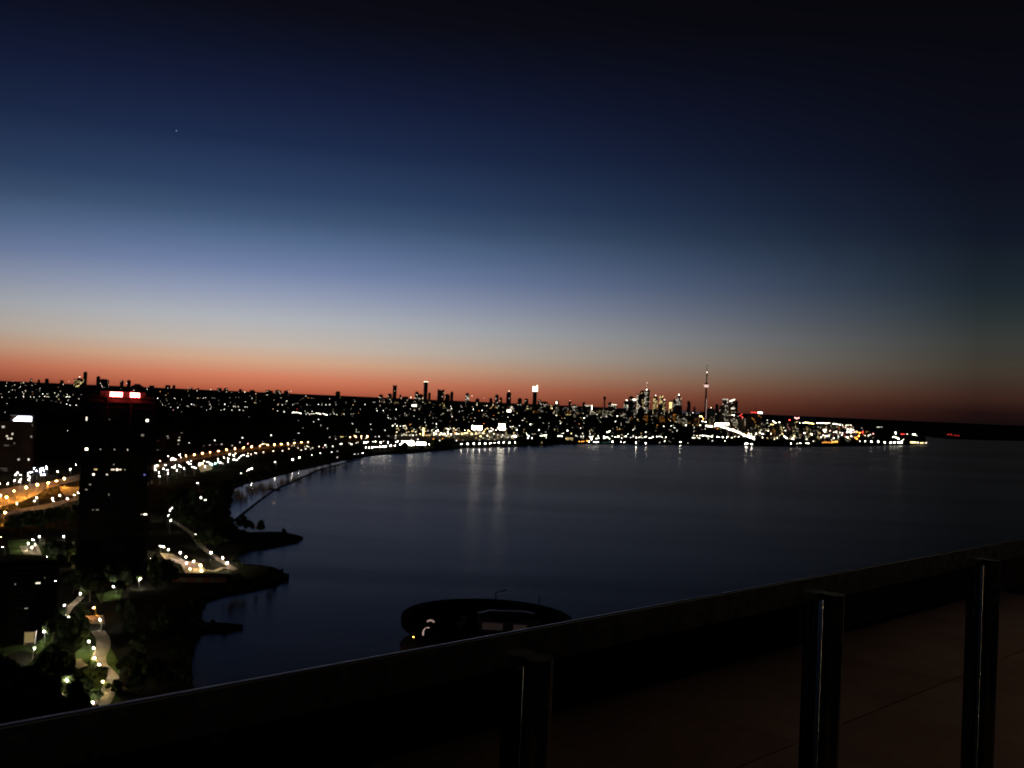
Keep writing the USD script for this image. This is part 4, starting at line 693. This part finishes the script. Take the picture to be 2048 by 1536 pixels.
def tree(px, py, k, s, label, group=None, base=False):
    """a tree whose crown's middle (or foot) shows at the pixel"""
    p, D = on_land(px, py, 0 if base else TH[k] * s * .62)
    if first[k]:
        t = TREES[k]; first[k] = False
        t.GetAttribute('xformOp:translate').Set(Gf.Vec3d(*map(float, p))); t.GetAttribute('xformOp:scale').Set(Gf.Vec3f(s, s, s))
    else: t = dup(TREES[k], p, random.uniform(0, 360), s)
    return tag(t, label, 'tree', group)
tree(492, 1049, 1, .95, 'taller leaning tree of the two standing out against the water on the spit')
tree(521, 1053, 0, .85, 'round tree standing out against the water on the spit, right of the taller one')
tree(567, 1063, 2, .55, 'small bush like tree near the tip of the spit')
tree(452, 1052, 1, .95, 'dark tree at the root of the breakwater')
for x, y in ((20, 1402), (58, 1392), (38, 1366), (92, 1424), (4, 1345), (84, 1374), (62, 1424), (14, 1436), (118, 1436), (104, 1400)):
    tree(x, y, random.choice((0, 1)), random.uniform(.9, 1.15), 'black tree in the dense clump at the lower left corner', 'corner clump trees')
for x, y in ((96, 1334), (116, 1352), (84, 1348), (124, 1316), (106, 1310), (132, 1338)):
    tree(x, y, random.choice((0, 2)), random.uniform(.9, 1.1), 'black tree between the green lawn and the curving path', 'trees between lawn and path')
for x, y in ((152, 1396), (166, 1382), (160, 1412)):
    tree(x, y, 0, .9, 'black tree in the clump left of the curving path', 'clump left of the path')
tree(187, 1354, 2, .75, 'black tree standing before the curving path', 'trees before the curving path'); tree(199, 1349, 2, .7, 'black tree standing before the curving path', 'trees before the curving path')
tree(180, 1332, 2, .5, 'small dark tree left of the curving path lamps'); tree(236, 1374, 2, .6, 'small dark tree on the water side of the curving path')
for i in range(15):
    x = 30 + i * 10 + random.uniform(-4, 4); tree(x, 1046 - i * 1.7 + random.uniform(-3, 4), random.choice((0, 1, 3)), random.uniform(.9, 1.1), 'black tree in the ragged row below the pale lakeshore road', 'row below the lakeshore road')
for i in range(46):
    f = i / 45; x, y = np.interp(f, [0, .25, .5, .75, 1], [448, 458, 520, 600, 690]), np.interp(f, [0, .25, .5, .75, 1], [1030, 968, 950, 931, 912])
    tree(x + random.uniform(-12, 4), y + random.uniform(-6, 2), random.choice((0, 1, 3)), random.uniform(.8, 1.15), 'black tree in the line along the near shore of the bay', 'near shore trees')
def scatter_trees(n, ring_px, label, group, s0=.8, s1=1.1, keep=10):
    P = Polygon(ring_px); x0, y0, x1, y1 = P.bounds; made = 0; tries = 0
    while made < n and tries < n * 30:
        tries += 1; x, y = random.uniform(x0, x1), random.uniform(y0, y1)
        if not P.contains(Point(x, y)): continue
        if any(abs(x - a) < keep and -keep * .5 < b - y + 0 < keep * 1.6 and False or math.hypot(x - a, y - b) < keep for a, b, _ in lamp_px): continue
        tree(x, y, random.choice((0, 1, 2, 3)), random.uniform(s0, s1), label, group); made += 1
scatter_trees(40, [(312, 1000), (400, 972), (448, 965), (450, 1040), (445, 1090), (400, 1080), (370, 1055), (340, 1030)], 'black tree in the wood between the tower and the inner bay', 'wood by the inner bay', keep=14)
scatter_trees(16, [(250, 1090), (300, 1080), (320, 1125), (350, 1150), (300, 1180), (250, 1150)], 'dark tree in the grounds below the tower with red lights', 'trees below the tower', keep=17)
scatter_trees(16, [(90, 1080), (165, 1100), (230, 1140), (200, 1180), (150, 1180), (120, 1130)], 'dark tree between the lit lawn and the round lawn patch', 'trees by the lawns', keep=17)
scatter_trees(16, [(250, 1215), (330, 1200), (390, 1215), (375, 1300), (350, 1400), (260, 1420), (245, 1320)], 'black tree on the dark bank between the park and the lake', 'bank trees', .5, .8, keep=20)
scatter_trees(12, [(100, 1225), (165, 1215), (165, 1300), (110, 1300)], 'dark tree beside the faint grey path', 'trees by the faint path', .6, .9, keep=18)
scatter_trees(7, [(445, 1140), (560, 1150), (500, 1172), (440, 1180)], 'low dark tree on the second spit', 'second spit trees', .35, .55, keep=12)
# far woods: one mass nobody could count
def wood(name, n, ring_px, label, s0, s1, keep=3.0):
    P = Polygon(ring_px); x0, y0, x1, y1 = P.bounds; pos, sc = [], []
    L = np.array([(a, b) for a, b, _ in lamp_px])
    while len(pos) < n:
        x, y = RNG.uniform(x0, x1), RNG.uniform(y0, y1)
        if not P.contains(Point(x, y)): continue
        p, D = on_land(x, y, 0)
        s = RNG.uniform(s0, s1); hp = 13 * s / D * FPX
        d = np.abs(L[:, 0] - x); near = (d < hp * .45 + 1.0) & (L[:, 1] < y) & (L[:, 1] > y - hp - 1)
        if near.any(): continue
        pos.append(p); sc.append(s)
    x = thing(name); tag(x, label, 'wood', kind='stuff')
    pi = UsdGeom.PointInstancer.Define(stage, str(x.GetPath()) + '/tree_crowns'); pr = str(pi.GetPath()) + '/tree_crown'
    usdkit.mesh(stage, pr, FAR_TREE, M['foliage_b'])
    pi.CreatePrototypesRel().SetTargets([Sdf.Path(pr)]); pi.CreateProtoIndicesAttr(Vt.IntArray([0] * n))
    pi.CreatePositionsAttr(Vt.Vec3fArray.FromNumpy(np.array(pos, np.float32))); sc = np.array(sc)
    pi.CreateScalesAttr(Vt.Vec3fArray.FromNumpy(np.c_[sc * RNG.uniform(.8, 1.3, n), sc, sc * RNG.uniform(.8, 1.2, n)].astype(np.float32)))
    tag(pi.GetPrim(), kind='stuff')
_ft = trimesh.creation.icosphere(2); _v = _ft.vertices * (1 + .5 * (meshkit.fbm(_ft.vertices * 1.8, 3, 5) - .5)[:, None] * 2)
FAR_TREE = trimesh.Trimesh(_v * [5.5, 5.5, 6.5] + [0, 0, 6.5], _ft.faces, process=False)
wood('shore_wood', 300, [(690, 912), (760, 905), (870, 897), (925, 893), (1020, 891), (1170, 886), (1330, 887), (1440, 888), (1500, 889), (1500, 880), (1345, 880), (1170, 882), (1020, 886), (925, 888), (870, 890), (760, 900)], 'dark wooded strip along the far water edge', .8, 1.3)
wood('hill_wood', 900, [(310, 872), (760, 862), (790, 850), (1400, 858), (1400, 838), (760, 822), (330, 815), (60, 830), (60, 880)], 'black wooded country between the city lights', .9, 1.5)
wood('island_wood', 260, [(1862, 874.6), (1900, 877.3), (1960, 879.2), (2048, 881), (2120, 884), (2120, 876), (2048, 874), (1960, 872), (1880, 868)], 'dark trees on the low black island at the right', .7, 1.4)
wood('slope_wood', 260, [(1060, 880), (1100, 872), (1200, 876), (1390, 872), (1410, 860), (1470, 870), (1490, 878), (1400, 884), (1250, 882), (1120, 884)], 'black trees just behind the far shore lights', .9, 1.4)

def scrub(n):
    c = np.array([on_plane(x, y, 1.5)[:2] for x, y in shore[24:]]); ls = LineString(c).intersection(Polygon([on_plane(*q)[:2] for q in ((300, 1440), (300, 930), (720, 905), (720, 940), (640, 1150), (560, 1300), (420, 1440))]))
    if ls.geom_type != 'LineString': ls = max(ls.geoms, key=lambda g: g.length)
    pos = []
    for _ in range(n):
        p = ls.interpolate(RNG.uniform(0, 1), True); q = np.array([p.x, p.y]) + RNG.normal(size=2) * 1.6
        if poly.buffer(.6).contains(Point(q)): pos.append([q[0], q[1], .9])
    x = thing('shore_scrub'); tag(x, 'ragged low scrub and stones along the dark near shore', 'scrub', kind='stuff')
    pi = UsdGeom.PointInstancer.Define(stage, str(x.GetPath()) + '/bushes'); pr = str(pi.GetPath()) + '/bush'
    usdkit.mesh(stage, pr, FAR_TREE, M['foliage_b']); pi.CreatePrototypesRel().SetTargets([Sdf.Path(pr)]); pi.CreateProtoIndicesAttr(Vt.IntArray([0] * len(pos)))
    pi.CreatePositionsAttr(Vt.Vec3fArray.FromNumpy(np.array(pos, np.float32))); sc = np.abs(RNG.normal(.05, .05, len(pos))) + .04
    pi.CreateScalesAttr(Vt.Vec3fArray.FromNumpy(np.c_[sc * RNG.uniform(.8, 1.6, len(pos)), sc * RNG.uniform(.8, 1.6, len(pos)), sc].astype(np.float32))); tag(pi.GetPrim(), kind='stuff')
scrub(900)

# ------------------------------------------------------------------ far string of red lights, star
p0, D = on_land(1907, 870, 0); t = thing('pier', at_dist(1907, 870.5, 9000) * [1, 1, 0]); tag(t, 'low far pier with a string of small red lights at the right', 'pier')
o = np.array(t.GetAttribute('xformOp:translate').Get())
ends = [at_dist(x, 872, 9000) - o for x in (1891, 1924)]
part(t, 'deck', bar((ends[0][0], ends[0][1], 3), (ends[1][0], ends[1][1], 3), 8, 1.5), M['dark_wall'])
for x, y in ((1630, 558), (1650, 555), (1670, 550), (1700, 546), (1705, 568), (1740, 565), (1770, 565), (1790, 570), (1820, 570), (1830, 583), (1850, 582)):
    q = at_dist(1690 + x / 8, 800 + y / 8, 9000) - o; part(t, 'red_lamp', ball(q, 2.6), lamp_mat('r', 2.2)); part(t, 'post', cyl(.5, .4, 0, max(1, q[2]), 5, q[0], q[1]), M['pole'])
st = part(None, 'star', ball(CAM + ray(353, 261.5) * 9e4, 26.0, 1), lamp_mat('c', .9)); tag(st, 'tiny pale star in the navy sky at the upper left', 'star')

# ------------------------------------------------------------------ balcony
RZ = H - .45
PA, PB = on_plane(180, 1418, RZ), on_plane(1843, 1113, RZ)
dr = (PB - PA) / np.linalg.norm(PB - PA); nrm = np.array([-dr[1], dr[0], 0]);  nrm = nrm if nrm @ (CAM - PA) > 0 else -nrm
YAW = math.degrees(math.atan2(dr[1], dr[0]))
t_of = lambda px, py: float((on_plane(px, py, RZ) - PA) @ dr)
def rail_t(px):                                                    # along the rail where it crosses a pixel column
    ts = np.linspace(-2, 9, 4000); xs_ = [to_px(PA + dr * q)[0] for q in ts]; return float(ts[int(np.argmin(np.abs(np.array(xs_) - px)))])
t1, t2 = rail_t(1647), rail_t(1966); gap = t2 - t1; flip = 1 if nrm @ np.array([-dr[1], dr[0], 0]) > 0 else -1
M['rail'] = gloss('rail_paint', (0.0025, 0.0025, 0.0025), 0.3, 0, 1.25, .35); M['post'] = gloss('post_paint', (0.002, 0.002, 0.002), 0.2, 0, 1.35)
M['pane'] = usdkit.material(stage, '/World/Looks/smoked_glass', {'t': ('transparent_bsdf', {'color': (.40, .36, .35)}), 'g': ('glossy_bsdf', {'color': (1, 1, 1), 'roughness': .02}), 'f': ('fresnel', {'IOR': 1.8}), 'm': ('mix_closure', {})},
                            [('f.fac', 'm.fac'), ('t.BSDF', 'm.closure1'), ('g.BSDF', 'm.closure2')], surface='m.closure')
def rounded_bar(L, w, h, b):
    import manifold3d as mf
    cs = mf.CrossSection([[(-w / 2 + b, -h), (w / 2 - b, -h), (w / 2, -h + b), (w / 2, -b), (w / 2 - b * .3, -b * .3), (w / 2 - b, 0), (-w / 2 + b, 0), (-w / 2 + b * .3, -b * .3), (-w / 2, -b), (-w / 2, -h + b)]])
    m_ = cs.extrude(L).to_mesh(); v = np.array(m_.vert_properties[:, :3])
    return trimesh.Trimesh(np.c_[v[:, 2], v[:, 0], v[:, 1]], np.array(m_.tri_verts), process=False)
T0 = -3.2
rl = thing('balcony_railing', PA + dr * T0, YAW); tag(rl, 'black balcony railing with smoked glass panels slanting across the foreground', 'railing')
LEN = 11.0
part(rl, 'top_rail', rounded_bar(LEN, .016, .07, .003), M['rail'], 25)
posts = [t1 + gap * k - T0 for k in range(-3, 5)]
for q in posts: part(rl, 'post', cyl(.03, .03, -1.07, -.05, 32, q, .034 * flip), M['post'], 40)
for a, b in zip(posts[:-1], posts[1:]): part(rl, 'glass_panel', box(a + .032, b - .032, -.006, .006, -1.0, -.06), M['pane'])
part(rl, 'bottom_rail', box(0, LEN, -.02, .02, -1.04, -1.005), M['rail'])
FLOOR = H - 1.52
base = PA * [1, 1, 0] + nrm * .95 + dr * 2.0
bal = thing('balcony', (base[0], base[1], FLOOR), YAW); tag(bal, 'paved balcony floor behind the railing', 'balcony')
part(bal, 'slab', box(-5.5, 7, -1.05, 1.02, -.25, -.045), M['wall'][0])
pm = [matte('paver_' + n, c, .12, 3.0) for n, c in (('sand', (.55, .37, .30)), ('rust', (.52, .33, .27)))]
for i in range(14):
    for j in range(2): part(bal, 'paver', box(-5.4 + i * .88, -5.4 + i * .88 + .87, -.98 + j * .99, -.98 + j * .99 + .98, -.043, 0), pm[(i + j) % 2])
s_ = flip
own = thing('home_tower', (base[0] + nrm[0] * 1.07, base[1] + nrm[1] * 1.07, 0), YAW); tag(own, 'apartment tower wall behind the balcony', 'building')
part(own, 'wall', box(-9, 10, 0 if s_ > 0 else -16, 16 if s_ > 0 else 0, 0, H - .42), M['wall'][1])
part(own, 'upper_wall', box(-9, 10, .1 if s_ > 0 else -16, 16 if s_ > 0 else -.1, H - .415, H + 3.4), M['wall'][1])
for u in (-3.0, 0.2, 3.4): part(own, 'lit_window', box(u, u + 2.4, .02 if s_ > 0 else -.09, .09 if s_ > 0 else -.02, H - .40, H + .9), lamp_mat('m', .85))  # unseen glowing panes, added above rail height to light the floor the glass reflects
